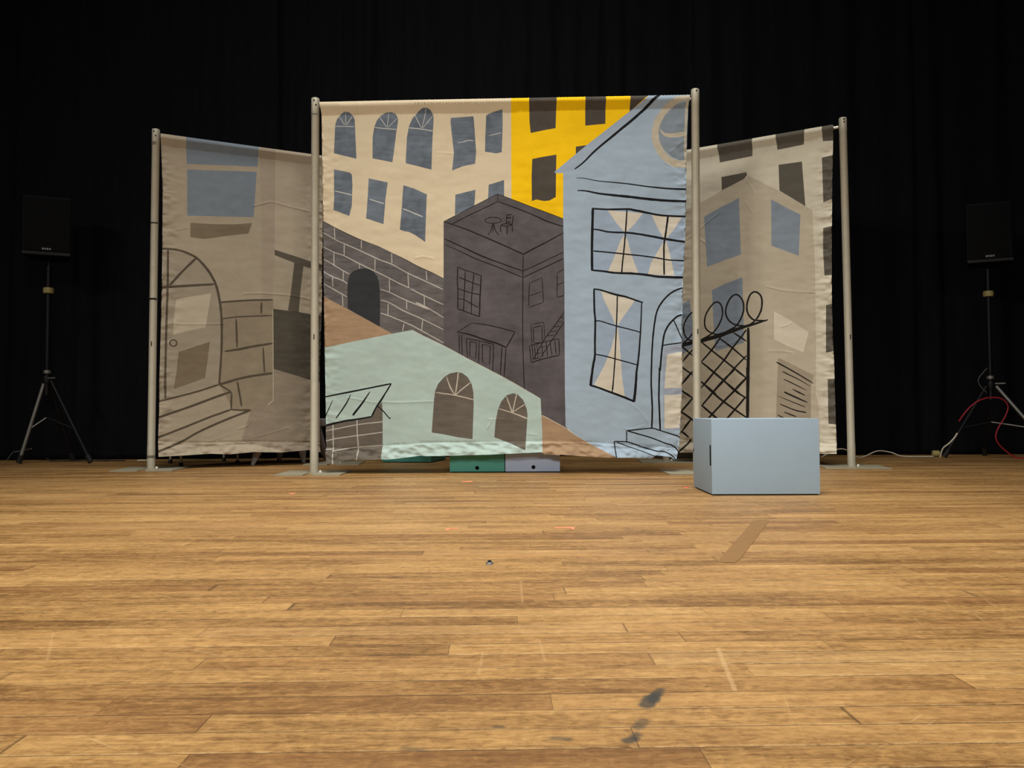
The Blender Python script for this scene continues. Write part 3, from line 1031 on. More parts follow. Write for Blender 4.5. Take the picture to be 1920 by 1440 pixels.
c.fill('glass_blue', 'I 575,155 870,220 1195,325 1170,700 1145,1050 L 1065,20 1025,430 700,310 465,225 I 530,1390 560,1150 590,990 590,600')
c.fill('curtain_cream', 'I 665,180 870,225 1100,300 950,510 885,610 850,610 800,490 720,330')
c.fill('curtain_cream', 'I 860,650 885,650 900,800 915,1000 945,1440 L 870,150 905,375 735,315 505,215 620,0 I 690,1170 790,930 845,730')
for w, spec in (((18, 20, 28), 'I 575,150 578,400 590,560 585,850 585,1000 560,1150 540,1300 530,1395'), ((14, 20, 16), 'I 570,150 650,160 780,200 870,225 1000,255 1100,290 1205,325'),
                ((12, 20, 28), 'I 1188,330 1180,550 1165,800 1150,1000 1120,1230 L 1050,100 1035,300 1020,435'), ((18, 22, 24), 'L 460,225 550,250 700,305 850,360 950,400 1025,432'),
                (12, 'I 590,560 650,562 760,595 870,628 1000,660 1165,705'), (12, 'I 590,990 700,1010 850,1050 1000,1090 1125,1125'), (13, 'I 875,230 870,450 862,650 850,900 840,1100 815,1440 L 755,150 740,305')):
    c.stroke(BL_, w, spec, taper=(0.9, 0.9))
c.fill('door_grey', 'I 1470,900 1705,850 L 1655,0 1610,790 1400,790 1390,0')
c.fill('curtain_cream', 'I 1515,990 1705,955 L 1652,0 1635,250 1410,265')
c.fill('curtain_cream', 'L 1412,345 1630,340 1625,600 1600,770 1412,778')
for w, spec in ((17, 'I 1715,135 1640,160 1560,205 1480,280 1410,380 1375,470 1355,580 1335,740 1320,950 1310,1300 L 1245,300 1255,520 1250,775'),
                (18, 'I 1708,482 1650,500 1590,550 1530,620 1480,720 1460,830 1440,1000 1425,1200 L 1350,0 1340,350 1345,500 1358,800'), (12, 'I 1600,555 1640,640 1705,795'), (12, 'I 1460,875 1560,860 1700,840'),
                (12, 'L 930,805 1100,788 1255,775 1360,805 1580,875 1612,905'), (11, 'L 925,805 925,945'), (13, 'L 940,808 1080,850 1250,900 1430,970 1500,990 1560,1030 1590,1075'),
                (12, 'L 765,945 930,950 1000,970 1140,1020 1320,1070 1390,1070 1490,1115 1565,1190'), (11, 'L 765,945 775,1040 783,1150'), (9, 'L 800,955 950,1010 1150,1080 1310,1145')):
    c.stroke(BL_, w, spec, taper=(0.9, 0.9))
# mint building in front
c.fill('mint', 'G 60,645 130,630 500,550 1000,450 1255,402 1400,480 1660,605 1920,745 H 300,900 800,1160 1050,1300 1250,1420 K 1465,395 1475,600 1485,800 1488,1200 @700,880 @590,890')
c.stroke('curtain_cream', 5, 'G 1255,402 1400,480 1660,605 1920,745 H 300,898 800,1158 1250,1418')
c.fill('shop_umber', 'J 60,695 140,680 400,620 730,555 800,430 865,370 872,500 872,930 860,1200 60,1240')
for w, spec in ((12, 'J 100,748 300,710 550,660 870,622'), (13, 'J 100,878 300,835 550,800 870,757'), (13, 'J 250,995 400,970 560,945 870,925'), (11, 'J 100,980 230,972'),
                (14, 'J 235,655 240,900 250,1200'), (14, 'J 543,590 548,800 560,950 552,1150')):
    c.stroke('mortar', w, spec, taper=(1, 1))
c.fill('mint', 'J 60,318 140,300 985,130 730,555 550,590 380,615 140,668 60,690')
for w, spec in (((14, 17, 14), 'J 100,308 400,250 700,190 985,132'), ((14, 15, 17), 'J 985,130 900,270 800,420 730,555'), (9, 'J 950,180 870,330 805,425'), ((20, 20, 14), 'J 100,680 380,615 550,590 735,555'),
                ((5, 10, 10), 'J 235,340 190,440 135,560'), ((7, 14, 12), 'J 465,270 400,400 275,580'), ((8, 18, 24), 'J 710,235 620,370 490,540'), (11, 'J 810,425 870,475 955,575')):
    c.stroke(BL_, w, spec)
c.fill(BL_, 'J 943,562 982,575 958,592')
c.fill('shop_umber', 'K 65,830 80,600 95,400 110,290 150,200 220,120 300,70 390,52 460,65 530,120 580,210 602,310 605,500 590,915 400,890 200,850')
c.fill('shop_umber', 'K 870,890 885,700 915,540 960,430 1030,350 1110,325 1170,340 1240,410 1285,520 1297,600 1285,800 1268,1055 1100,980 950,920')
for w, spec in (((10, 14, 14), 'K 118,315 365,350 607,408'), ((14, 16, 8), 'K 365,350 300,240 255,110'), (14, 'K 370,345 390,200 408,58'), (13, 'K 375,345 470,260 562,190'),
                ((8, 14, 18), 'K 920,522 1100,575 1292,650'), ((15, 15, 8), 'K 1100,570 1060,460 1025,365'), (13, 'K 1105,570 1130,450 1157,338'), (11, 'K 1110,565 1180,520 1257,470')):
    c.stroke('tan_line', w, spec)
for amp, spec in ((0.003, 'J 880,365 1000,375 1200,372 1520,360'), (0.003, 'J 420,315 560,335 720,370 800,375'), (0.0025, 'K 800,660 900,658 1000,662'), (0.003, 'K 780,770 810,720 830,680'),
                  (0.0022, 'L 900,780 1000,790 1150,740'), (0.002, 'L 960,440 1100,560 1200,690'), (0.002, 'K 1300,850 1420,860'), (0.0025, 'D 1300,780 1400,765 1520,790'), (0.002, 'I 1540,350 1600,352'),
                  (0.003, 'C 1490,1000 1560,1040 1600,1075'), (0.003, 'C 1620,1180 1680,1230 1750,1260'), (0.0025, 'C 1560,860 1640,790 1700,730'), (0.003, 'C 1660,1280 1760,1270'),
                  (0.002, 'A 1640,795 1750,800 1850,805'), (0.0015, 'A 430,790 500,720 570,670')):
    c.crease(amp, spec)
out_c = [(599.5, 191.6), (601, 196), (603, 208), (605, 350), (606, 480), (607, 560), (608.5, 640), (610, 720), (611, 780), (611, 815), (612, 845), (613.5, 868.5)] + \
    g('J 255,1165 300,1140 550,1110 790,1105 860,1100 950,1105 1100,1090 1380,1055 K 0,1130 300,1125 800,1110 1480,1080 1510,1105 1700,1115 L 70,1110 560,1145 1000,1150 1230,1165 1300,1120 1480,1140 1555,1185 '
      '1600,1000 1615,700 1635,300 1640,0 I 1705,800 1720,0 F 1725,1250 1745,850 1760,330 C 1762,1000 1775,600 1787,230') + [(1293, 178)]
seam_c = [(600, 217), (700, 213.5), (820, 212.2), (958, 210.5), (1050, 206.8), (1150, 205.0), (1295, 203)]
hem_c = [(605, 838), (640, 840), (715, 836), (800, 830), (900, 828), (1016, 827), (1090, 828), (1180, 834), (1240, 838), (1280, 840)]
build_drape(c, out_c, 'cream', seam_c, hem_c, 'painted_canvas', 'tall middle drape painted with cream, yellow, blue and mint street buildings', 1, 0.014, 0.8)

# ---- left drape
Ld = Drape((bL.x, bL.y), (bLi.x, bLi.y), 0, 0)
za = Ld.uv(301, 251); zb = Ld.uv(604, 291.8)
sl = (zb[1] - za[1]) / (zb[0] - za[0])
Ld.z0 = za[1] - sl * za[0]; Ld.z1 = Ld.z0 + sl * Ld.len
c = Ld
c.fill('l_blue', 'M 470,150 1200,260 1190,495 900,482 480,465')
c.fill('l_blue', 'M 485,520 800,532 1180,545 1150,1000 800,992 485,985')
c.fill('l_umber', 'M 518,1055 750,1070 950,1072 1135,1058 1095,1165 900,1185 700,1215 640,1217 515,1200')
c.fill('l_shade', 'M 1205,260 1365,300 1362,1325 N 1340,545 1230,548 M 1225,900')
c.fill('l_sign', 'M 1367,280 1900,300 1900,1440 N 1900,220 1720,160 1358,45')
c.fill('l_post', 'N 1358,45 1720,160 1900,218 1900,285 1840,265 1700,225 1550,175 1360,100')
c.fill('l_post', 'N 1555,175 1648,205 1620,430 1600,670 1492,652 1520,480 1540,300')
c.fill('l_wall', 'N 815,570 1345,545 1345,1280 O 1362,0 1362,270 1180,345 1030,330 920,130 N 830,1000')
c.fill('l_ground', 'N 1350,1235 1900,1390 O 1800,150 1800,760 1100,600 1180,345 1362,270 1362,10')
c.fill('l_dark', 'N 1345,635 1600,668 1900,720 1900,1390 1700,1340 1500,1280 1350,1235')
c.fill('l_door', 'N 180,35 230,35 300,35 400,50 500,85 580,130 660,210 730,310 780,420 810,560 830,750 830,1000 820,1200 805,1390 O 920,130 490,245 380,285')
c.fill('l_pane', 'N 375,540 725,480 670,820 500,855 345,895 350,740')
c.fill('l_umber', 'N 400,1065 712,965 690,1150 662,1330 350,1437 380,1250')
LL = 'l_line'
for w, spec in (((20, 26, 22), 'N 200,35 300,38 400,50 500,85 580,130 660,210 730,310 780,420 810,560 830,750 830,1000 820,1200 805,1395'), (22, 'N 293,40 290,400 280,700 270,1100 262,1440 O 480,60 480,250'),
                (24, 'N 200,424 500,405 755,390'), (24, 'N 310,400 440,260 575,130'), (18, 'N 820,570 950,560 1100,550 1340,545'), (14, 'N 835,735 1000,715 1340,702'),
                ((16, 26, 20), 'N 860,1060 1000,1040 1150,1010 1340,980'), (24, 'N 800,1390 900,1365 1000,1335 1150,1305 1340,1278'), (18, 'N 1228,570 1225,685'), (20, 'N 975,735 985,1020'), (18, 'N 1245,1020 1260,1270'),
                (16, 'O 1070,110 1090,220 1105,315'), (15, 'O 380,285 600,230 750,190 920,135'), (14, 'O 920,135 1020,195'), (19, 'O 1020,195 900,235 700,310 380,420'), (16, 'O 1022,200 1020,335'),
                (17, 'O 1020,340 850,400 650,480 380,585'), (16, 'O 1020,340 1100,345 1180,345'), (18, 'O 1180,345 950,435 740,530 600,610 380,700')):
    c.stroke(LL, w, spec)
el = ' '.join('%.1f,%.1f' % (347 + 35 * math.cos(a * PI / 6), 978 + 32 * math.sin(a * PI / 6)) for a in range(12))
c.stroke(LL, 14, 'N ' + el, close=True)
c.stroke('l_pale', 5, 'N 1342,640 1345,1000 1347,1440 O 1362,265')
c.stroke('l_pale', 6, 'O 1362,266 1320,300')
for amp, spec in ((0.004, 'N 1050,485 1200,480 1340,488 1500,500 1720,540 1800,555'), (0.004, 'M 1140,890 1280,855 1340,850 1500,890 1720,945'), (0.0035, 'M 240,1145 330,1135 480,1110'), (0.003, 'O 1080,500 1165,465 1178,420'),
                  (0.0025, 'O 1200,570 1350,530 1490,490'), (0.002, 'O 800,615 900,580 1000,545'), (0.003, 'N 200,1300 280,1305'), (0.003, 'N 225,780 500,790 850,785'), (-0.004, 'N 1590,670 1650,740 1720,830')):
    c.crease(amp, spec)
out_l = g('M 218,160 218,200 225,330 240,700 235,1440 N 225,700 205,1440 O 430,0 430,350 420,600 424,725 850,700 1000,705 1200,685 1420,690 1665,668 1745,690 1745,0') + [(603, 591), (605, 460), (605, 330)] + [(604.5, 291.8)]
seam_l = g('M 220,275 500,318 800,350 1200,400') + [(604, 313)]
hem_l = g('O 420,600 800,612 1200,600 1745,610')
build_drape(c, out_l, 'l_base', seam_l, hem_l, 'painted_canvas', 'left drape painted in faded greige with an arched door, steps and blue window', 2, 0.014, 1.3)

# ---- right drape
Rd = Drape((bRi.x, bRi.y), (bR.x, bR.y), 0, 0)
za = Rd.uv(1289, 281.0); zb = Rd.uv(1561, 233.8)
sl = (zb[1] - za[1]) / (zb[0] - za[0])
Rd.z0 = za[1] - sl * za[0]; Rd.z1 = Rd.z0 + sl * Rd.len
c = Rd
for spec in ('P 395,240 757,200 750,440 425,505', 'P 983,180 1282,120 1265,325 1000,378', 'P 1446,100 1640,60 1640,275 1555,285 1455,292', 'P 440,650 690,600 695,632 600,740 445,800', 'P 1010,525 1245,495 1280,940 1020,785',
             'P 1445,455 1545,435 1640,415 1640,840 1550,870 1460,905', 'P 1460,1165 1545,1145 1640,1130 Q 1680,230 1600,245 1525,250 1510,0', 'Q 1540,545 1598,530 1690,515 1690,990 1612,1005 1540,1020',
             'R 1335,95 1392,92 1480,90 1480,495 1400,485 1340,478'):
    c.fill('r_dark', spec)
c.fill('r_house', 'P 0,1020 270,890 440,785 690,655 705,632 880,720 1020,790 1280,940 1350,985 Q 1430,150 1440,850 1440,1440 R 1255,300 1275,780 -100,780')
for spec in ('P 270,1050 440,950 615,860 Q 690,40 520,100 352,162', 'P 935,870 1080,950 1230,1025 Q 1268,52 P 940,1335', 'Q 400,395 550,325 705,265 718,740 720,920 580,965 435,1005 415,700', 'Q 60,560 105,530 175,490 205,700 230,950 60,1070'):
    c.fill('r_blue', spec)
c.fill('r_cream', 'Q 1020,605 1190,700 1365,815 1315,1015 1160,955 1020,885')
c.fill('r_vent', 'Q 1062,1070 1250,1160 1418,1250 R 1190,160 1190,440 890,440 905,20')
RB = 'r_black'
for w, spec in (((12, 11, 8), 'Q 1045,1115 1200,1200 1415,1328'), ((9, 8, 3), 'Q 1105,1210 1250,1280 1390,1360'), ((6, 6, 3), 'Q 1115,1285 1350,1400'), ((5, 7, 4), 'R 960,95 1150,190'), ((5, 10, 7), 'R 1030,180 1140,235'),
                ((12, 11, 6), 'R 960,205 1080,260 1160,295'), ((4, 6, 7), 'R 905,240 1140,335'), ((7, 8, 10), 'R 925,310 1050,360 1150,382'), (8, 'R 960,378 1065,418'), (7, 'R 905,402 960,430'),
                ((26, 32, 10), 'Q 60,960 205,920 300,900 500,840 700,770 850,725 960,690'),
                (12, 'Q 100,940 165,880 240,780 270,680 250,620 205,618 155,670 120,750 125,830 160,885 230,910'),
                (12, 'Q 290,890 400,830 470,740 505,640 495,550 455,515 410,535 350,620 328,700 340,780 400,825 480,835 600,790'),
                (13, 'Q 500,830 620,770 680,700 715,610 715,520 680,460 635,440 585,475 545,560 540,640 580,710 650,745 760,755'),
                (14, 'Q 760,755 840,690 890,600 900,500 880,440 830,412 785,440 755,520 752,600 780,660 830,695 930,700'),
                ((20, 26, 26), 'Q 762,770 765,1000 757,1300 R 650,0 648,450')):
    c.stroke(RB, w, spec)
for spec in ('Q 300,920 400,1000 520,1095 620,1175 740,1270', 'Q 480,880 600,970 745,1095', 'Q 615,820 745,905', 'Q 295,1115 420,1215 530,1310 680,1430', 'Q 290,1310 400,1400 440,1440', 'Q 60,930 100,960 205,1048',
             'Q 60,1135 100,1165 210,1245', 'Q 60,1375 100,1400 160,1440', 'Q 490,860 400,990 295,1110', 'Q 745,790 680,880 600,980 520,1095 400,1240 290,1375', 'Q 745,1050 620,1180 520,1300 385,1440',
             'Q 740,1270 580,1440', 'Q 210,985 105,1110', 'Q 210,1205 95,1340', 'R 310,0 440,105 540,195 640,260', 'R 530,0 635,85', 'R 250,115 350,210 450,295 640,425', 'R 255,320 370,420 420,465', 'R 85,195 175,255',
             'R 80,375 150,425 260,510', 'R 85,545 145,595', 'R 390,0 260,160', 'R 540,10 440,105 350,210 255,325', 'R 635,90 540,190 440,290 300,445', 'R 630,250 540,355 460,445', 'R 175,30 80,145', 'R 180,255 80,375',
             'R 170,430 75,555', 'R 165,610 110,680 60,725'):
    c.stroke(RB, (12, 14, 11), spec)
for amp, spec in ((0.004, 'P 230,1170 330,1080 410,1020'), (0.0035, 'P 80,1285 150,1230 200,1190'), (0.003, 'Q 430,960 560,935 640,900'), (0.003, 'Q 950,360 1100,395 1250,410 1440,420'), (0.003, 'Q 970,1005 1100,1005 1200,1022'),
                  (0.003, 'Q 1095,760 1150,745 1190,725'), (0.0025, 'P 700,690 740,750 770,830'), (0.002, 'P 680,900 720,960 750,1010'), (-0.004, 'Q 1435,150 1438,500 1442,900 1445,1400 R 1250,250 1265,560'),
                  (0.0035, 'P 230,1270 280,1310 300,1340')):
    c.crease(amp, spec)
out_r = [(1268, 284.8)] + [(1267, 400), (1266, 560), (1265, 700), (1264, 846)] + [(1275, 848), (1330, 848), (1440, 849)] + g('R 1340,735 1415,735 1405,500 1400,300 1390,0 Q 1628,1300 1622,1100 1610,900 1600,500 P 1545,1400 1550,700 1555,400 1560,180') + [(1561.5, 233.8)]
seam_r = [(1264, 307), (1290, 302), (1340, 292)] + g('P 755,370 1000,330 1280,290 1560,240')
hem_r = [(1254, 823), (1290, 824), (1400, 826), (1500, 829), (1575, 832)]
build_drape(c, out_r, 'r_base', seam_r, hem_r, 'painted_canvas', 'right drape painted in faded greige with a looped wire fence and blue windows', 3, 0.014, 1.5)


# ------------------------------------------------------------------ cross bars in the rod pockets
def crossbar(D, a, b, drop, label):
    o = empty('crossbar', D.p0, 0, label, 'crossbar', 'crossbars carrying the drapes')
    pa = D.dir * (-0.0 + a) + Vector((0, 0, D.top(a) - drop))
    pb = D.dir * (D.len - b) + Vector((0, 0, D.top(D.len - b) - drop))
    MB().tube([pa, pb], 0.019, 16).build('bar', MAT['grey_metal'], o)
    for p, s in ((pa, 1), (pb, -1)):
        q = p - D.dir * s * 0.032
        MB().tube([p, q], 0.010, 12).build('hook', MAT['bright'], o)
    return o


def lean_along(D, b, t, z):
    return (t.x - b.x) * (z / t.z) * D.dir.x


crossbar(Ld, 0.062 + lean_along(Ld, bL, tL, 2.34), 0.062, 0.027, 'steel crossbar inside the top pocket of the left drape')
crossbar(C_, 0.062 + lean_along(C_, bCL, tCL, 2.38), 0.062 - lean_along(C_, bCR, tCR, 2.38), 0.027, 'steel crossbar inside the top pocket of the tall middle drape')
crossbar(Rd, 0.062, 0.062 - lean_along(Rd, bR, tR, 2.38), 0.025, 'steel crossbar in the right drape pocket, bare tip by the right pole')


# ------------------------------------------------------------------ painted wooden boxes
def cube_box(name, loc, rz, size, mat, label, hole=None, slots=()):
    w, d, h = size
    root = empty(name, loc, rz, label, 'box', 'painted wooden stage boxes')
    m = MB()
    m.box((-w / 2, 0, 0.006), (w / 2, d, h), 0.003, 2)
    body = m.build('body', mat, root, 30)
    MB().box((-w / 2 + 0.008, 0.008, 0.0), (w / 2 - 0.008, d - 0.008, 0.007)).build('base', MAT['rubber'], root, 0)  # black inset strip added to stand for the contact shade under the box
    if hole:
        x, z, r = hole
        m = MB()
        Mh = Matrix.Translation((x, 0.0, z)) @ Matrix.Rotation(PI / 2, 4, 'X')
        m.lathe([(0, -0.01), (r, -0.01), (r, 0.0008), (0, 0.0008)], 24, Mh)
        m.build('finger_hole', MAT['hole'], root)
    for lo, hi in slots:
        m = MB()
        m.box(lo, hi, 0.0)
        m.build('hand_slot', MAT['hole'], root, 0)
    return root


b0, b1 = on_floor(1335.3, 929.2), on_floor(1538.2, 928.6)
yc = (b0.y + b1.y) / 2
bw = b1.x - b0.x
rzb = math.atan2(b1.y - b0.y, b1.x - b0.x)
bh = at_depth(1336, 785.5, yc).z
bd = on_floor(1294.4, 914).y - yc
cube_box('stage_box', ((b0.x + b1.x) / 2, yc, 0), rzb, (bw, bd, bh), MAT['box_blue'], 'pale blue wooden box standing in the open in front of the right drape', None,
         (((-bw / 2 - 0.0006, 0.014, bh * 0.385), (-bw / 2 + 0.02, 0.036, bh * 0.655)), ((-bw / 2 - 0.0006, bd - 0.016, bh * 0.51), (-bw / 2 + 0.02, bd - 0.004, bh * 0.565))))
t0, t1 = on_floor(843, 886.5), on_floor(946, 886.5)
tw = (t1.x - t0.x)
cube_box('stage_box', ((t0.x + t1.x) / 2, t0.y + 0.01, 0), 0.0, (tw, 0.508, 0.357), MAT['box_teal'], 'teal wooden box half hidden behind the hem of the middle drape', (0.0, 0.030, 0.0125))
t2, t3 = on_floor(947.5, 886), on_floor(1050, 885.5)
cube_box('stage_box', ((t2.x + t3.x) / 2, t2.y + 0.0, 0), 0.0, (t3.x - t2.x, 0.508, 0.357), MAT['box_lilac'], 'pale grey blue box beside the teal box under the middle drape', (0.005, 0.034, 0.0125))
t4 = on_floor(762, 867.5)
cube_box('stage_box', (t4.x, t4.y, 0), -0.2, (0.40, 0.40, 0.36), MAT['box_teal'], 'second teal box deeper in shadow behind the middle drape', None)
t5 = on_floor(1276, 862)
cube_box('storage_case', (t5.x + 0.02, t5.y + 0.16, 0), 0.0, (0.36, 0.3, 0.12), MAT['case'], 'low olive grey case on the floor behind the right drape', None)


# ------------------------------------------------------------------ chair and stool behind the left drape
def tube_chair():
    fa = on_floor(339.5, 875.2)
    fb = on_floor(319.5, 869)
    ang = math.atan2(fb.y - fa.y, fb.x - fa.x) - PI / 2
    root = empty('tube_chair', (fa.x, fa.y, 0), ang, 'tube legged chair behind the left drape, two capped feet showing', 'chair')
    dp = (fb - fa).length
    w = 0.40       # towards the side hidden from view
    for x in (0, w):
        for y, tp in ((0.0, (0.0, 0.02)), (dp, (0.0, -0.03))):
            lg = MB().tube([(x, y, 0.022), (x, y + tp[1], 0.43)], 0.0095, 12).build('leg', MAT['chair_leg'], root)
            MB().lathe([(0, 0), (0.015, 0), (0.016, 0.006), (0.0145, 0.03), (0, 0.03)], 14, Matrix.Translation((x, y, 0))).build('foot_cap', MAT['rubber'], lg)
    MB().box((-0.02, 0.0, 0.43), (w + 0.02, dp, 0.46), 0.012, 3).build('seat', MAT['black_metal'], root)
    for x in (0, w):
        MB().tube([(x, dp - 0.03, 0.43), (x, dp + 0.05, 0.84)], 0.0095, 10).build('back_post', MAT['chair_leg'], root)
    MB().box((0, dp + 0.015, 0.62), (w, dp + 0.035, 0.84), 0.008, 2).build('backrest', MAT['black_metal'], root)


tube_chair()


def stool():
    A, B, Cc = on_floor(473, 872.5), on_floor(523, 866.5), on_floor(569.5, 868.5)
    Dd = B + Cc - A
    cen = (A + B + Cc + Dd) / 4
    root = empty('stool', (cen.x, cen.y, 0), 0, 'pale stool with tapered splayed legs behind the left drape', 'stool')
    for q in (A, B, Cc, Dd):
        p = Vector((q.x - cen.x, q.y - cen.y, 0))
        tp = Vector((p.x * 0.62, p.y * 0.62, 0.29))
        MB().tube([p, p.lerp(tp, 0.25), p.lerp(tp, 0.6), tp], [0.014, 0.027, 0.042, 0.052], 14).build('leg', MAT['pale_wood'], root)
    a = math.atan2(Cc.y - A.y, Cc.x - A.x)
    Mz = Matrix.Rotation(a, 4, 'Z')
    MB().box((-0.23, -0.20, 0.285), (0.26, 0.20, 0.345), 0.02, 3, Mz).build('seat', MAT['pale_wood'], root)


stool()


# ------------------------------------------------------------------ loudspeakers on tripod stands
def speaker_set(px, Y, py_top, py_bot, wpx, rz, hub_px, feet, side, clamp_px, clamp_mat):
    base = at_depth(px, 720, Y)
    X = base.x
    zt, zb = at_depth(px, py_top, Y).z, at_depth(px, py_bot, Y).z
    hub = at_depth(px, hub_px, Y).z
    w = wpx * Y / FPX / math.cos(rz) * 0.98
    hgt = zt - zb
    st = empty('speaker_stand', (X, Y, 0), 0, 'tripod stand carrying the %s loudspeaker, thin grey legs' % side, 'speaker stand', 'loudspeaker stands by the curtains')
    MB().tube([(0, 0, hub - 0.12), (0, 0, zb - 0.002)], 0.0175, 16).build('pole', MAT['black_metal'], st)
    MB().lathe([(0, hub - 0.03), (0.03, hub - 0.03), (0.034, hub), (0.03, hub + 0.03), (0, hub + 0.03)], 20).build('hub', MAT['black_metal'], st)
    MB().lathe([(0.0, hub + 0.05), (0.026, hub + 0.05), (0.026, hub + 0.075), (0, hub + 0.075)], 20).build('collar', MAT['grey_metal'], st)
    MB().tube([(0.02, -0.02, hub + 0.01), (0.09, -0.05, hub + 0.012)], 0.006, 8).build('knob', MAT['grey_metal'], st)
    zc = at_depth(px, clamp_px, Y).z
    m = MB()
    m.lathe([(0, zc - 0.022), (0.036, zc - 0.022), (0.040, zc), (0.036, zc + 0.022), (0, zc + 0.022)], 20)
    m.build('height_clamp', MAT[clamp_mat], st)
    for (fx, fy, lit_leg) in feet:  # light put into the material: legs that catch it are grey, the rest black
        f = Vector((fx - X, fy - Y, 0.02))
        top = Vector((f.x * 0.09, f.y * 0.09, hub - 0.01))
        lg = MB().tube([top, f], 0.0125, 12).build('leg', MAT['grey_metal' if lit_leg else 'black_metal'], st)
        dr = (f - top).normalized()
        MB().tube([f - dr * 0.05, f + dr * 0.012], [0.018, 0.021], 12).build('rubber_foot', MAT['rubber'], lg)
        mid = top.lerp(f, 0.6)
        MB().tube([Vector((0, 0, hub - 0.30)), mid], 0.005, 8).build('brace', MAT['grey_metal' if lit_leg else 'black_metal'], st)
    sp = empty('loudspeaker', (X, Y, zb), rz, 'black loudspeaker on the %s tripod, angled towards the stage middle' % side, 'loudspeaker', 'loudspeakers by the curtains')
    d = w * 0.85
    m = MB()
    poly = [(-w / 2, -d / 2), (w / 2, -d / 2), (w * 0.36, d / 2), (-w * 0.36, d / 2)]
    m.prism(poly, 0.02, hgt)
    bmesh.ops.bevel(m.bm, geom=list(m.bm.edges), offset=0.012, segments=3, affect='EDGES', profile=0.6)
    m.build('cabinet', MAT['speaker'], sp, 40)
    MB().box((-w / 2 + 0.014, -d / 2 - 0.010, 0.055), (w / 2 - 0.014, -d / 2 + 0.006, hgt - 0.02), 0.006, 2).build('grille', MAT['grille'], sp)
    MB().box((-w / 2 + 0.004, -d / 2 - 0.014, 0.022), (w / 2 - 0.004, -d / 2 + 0.004, 0.046), 0.005, 2).build('front_lip', MAT['black_metal'], sp)
    m = MB()
    for k in range(4):
        m.box((-0.030 + k * 0.016, -d / 2 - 0.0115, 0.062 + 0.0015 * (k % 2)), (-0.018 + k * 0.016, -d / 2 - 0.0095, 0.078), 0.001, 1)
    m.build('badge', MAT['badge'], sp)
    MB().lathe([(0, 0), (0.026, 0), (0.026, 0.022), (0, 0.022)], 18).build('pole_socket', MAT['black_metal'], sp)
    MB().tube([(-0.06, 0.02, hgt - 0.004), (-0.05, 0.02, hgt + 0.018), (0.05, 0.02, hgt + 0.018), (0.06, 0.02, hgt - 0.004)], 0.007, 8).build('handle', MAT['speaker'], sp)


fL = on_floor(36, 870)
speaker_set(88, 6.12, 376, 490, 74, 0.42, 712, ((fL.x, fL.y, True), (-3.32, 6.10, False), (-3.62, 6.38, False)), 'left', 545, 'tape_yellow')
fR1 = on_floor(1757, 853)
speaker_set(1857, 6.28, 386, 502, 70, -0.42, 722, ((3.55, 6.36, False), (4.22, 5.98, True), (4.02, 6.60, False)), 'right', 551, 'tape_yellow')


# ------------------------------------------------------------------ cables and small things
def cable(name, pts, r, mat, label, cat='cable'):
    o = MB().tube(smooth_curve(pts, 8), r, 8).build(name, mat, None, 180)
    return tag(o, label, cat)


def P(px, py, Y):
    return at_depth(px, py, Y)


def Z(v, z):
    v = Vector(v); v.z = z
    return v


cable('white_cable', [Z(P(1540, 850, 6.42), 0.006), P(1558, 847.5, 6.42), P(1569, 843, 6.42), P(1580, 841.8, 6.42), P(1592, 846, 6.44), Z(P(1606, 852, 6.45), 0.006), Z(P(1620, 851, 6.46), 0.006), P(1645, 845.8, 6.46),
                      P(1670, 848.2, 6.46), Z(P(1690, 848, 6.44), 0.010), Z(P(1720, 848, 6.43), 0.006), Z(P(1750, 848, 6.43), 0.006)], 0.005, MAT['cable_white'],
      'white cable snaking along the floor below the curtain right of the right drape')
cable('white_cable', [Z(P(1762, 850, 6.26), 0.006), P(1768, 841, 6.22), P(1780, 831, 6.18), P(1790, 820, 6.16), P(1795, 812, 6.15)], 0.006, MAT['cable_white'], 'white cable rising beside the leg of the right speaker stand')
cable('red_cable', [P(1798, 790, 6.22), P(1806, 778, 6.20), P(1818, 764, 6.2), P(1834, 752, 6.2), P(1852, 746, 6.2), P(1872, 746, 6.2), P(1884, 752, 6.2), P(1890, 764, 6.2), P(1884, 782, 6.2), P(1872, 802, 6.2), P(1867, 818, 6.2),
                    P(1872, 832, 6.2), P(1884, 844, 6.2), Z(P(1900, 853, 6.2), 0.02), Z(P(1912, 857, 6.2), 0.006), Z(P(1950, 858, 6.2), 0.006)], 0.0048, MAT['cable_red'], 'red cable looping over the right speaker stand')
cable('black_cable', [P(1851, 690, 6.2), P(1838, 705, 6.2), P(1834, 715, 6.2), P(1840, 726, 6.2), P(1850, 736, 6.2)], 0.003, MAT['cable_grey'], 'thin dark cable curling beside the right speaker stand hub')
cable('grey_cable', [Z(P(14, 852, 6.1), 0.03), P(24, 848.5, 6.1), P(36, 846, 6.1), P(50, 843, 6.1), P(60, 841, 6.1)], 0.003, MAT['cable_grey'], 'thin grey cable by the foot of the left speaker stand')
cable('black_cable', [Z(P(86, 850, 6.3), 0.03), Z(P(100, 860, 6.3), 0.006), Z(P(125, 858, 6.32), 0.006), Z(P(160, 860, 6.33), 0.006), Z(P(200, 859, 6.33), 0.006), Z(P(235, 860, 6.33), 0.006)], 0.005, MAT['cable_black'],
      'black cable lying along the curtain foot left of the left drape')
cable('white_cable', [Z(P(258, 860, 6.33), 0.006), Z(P(266, 859, 6.33), 0.008), Z(P(276, 858, 6.33), 0.006)], 0.005, MAT['cable_white'], 'short white cable end behind the outer left pole')
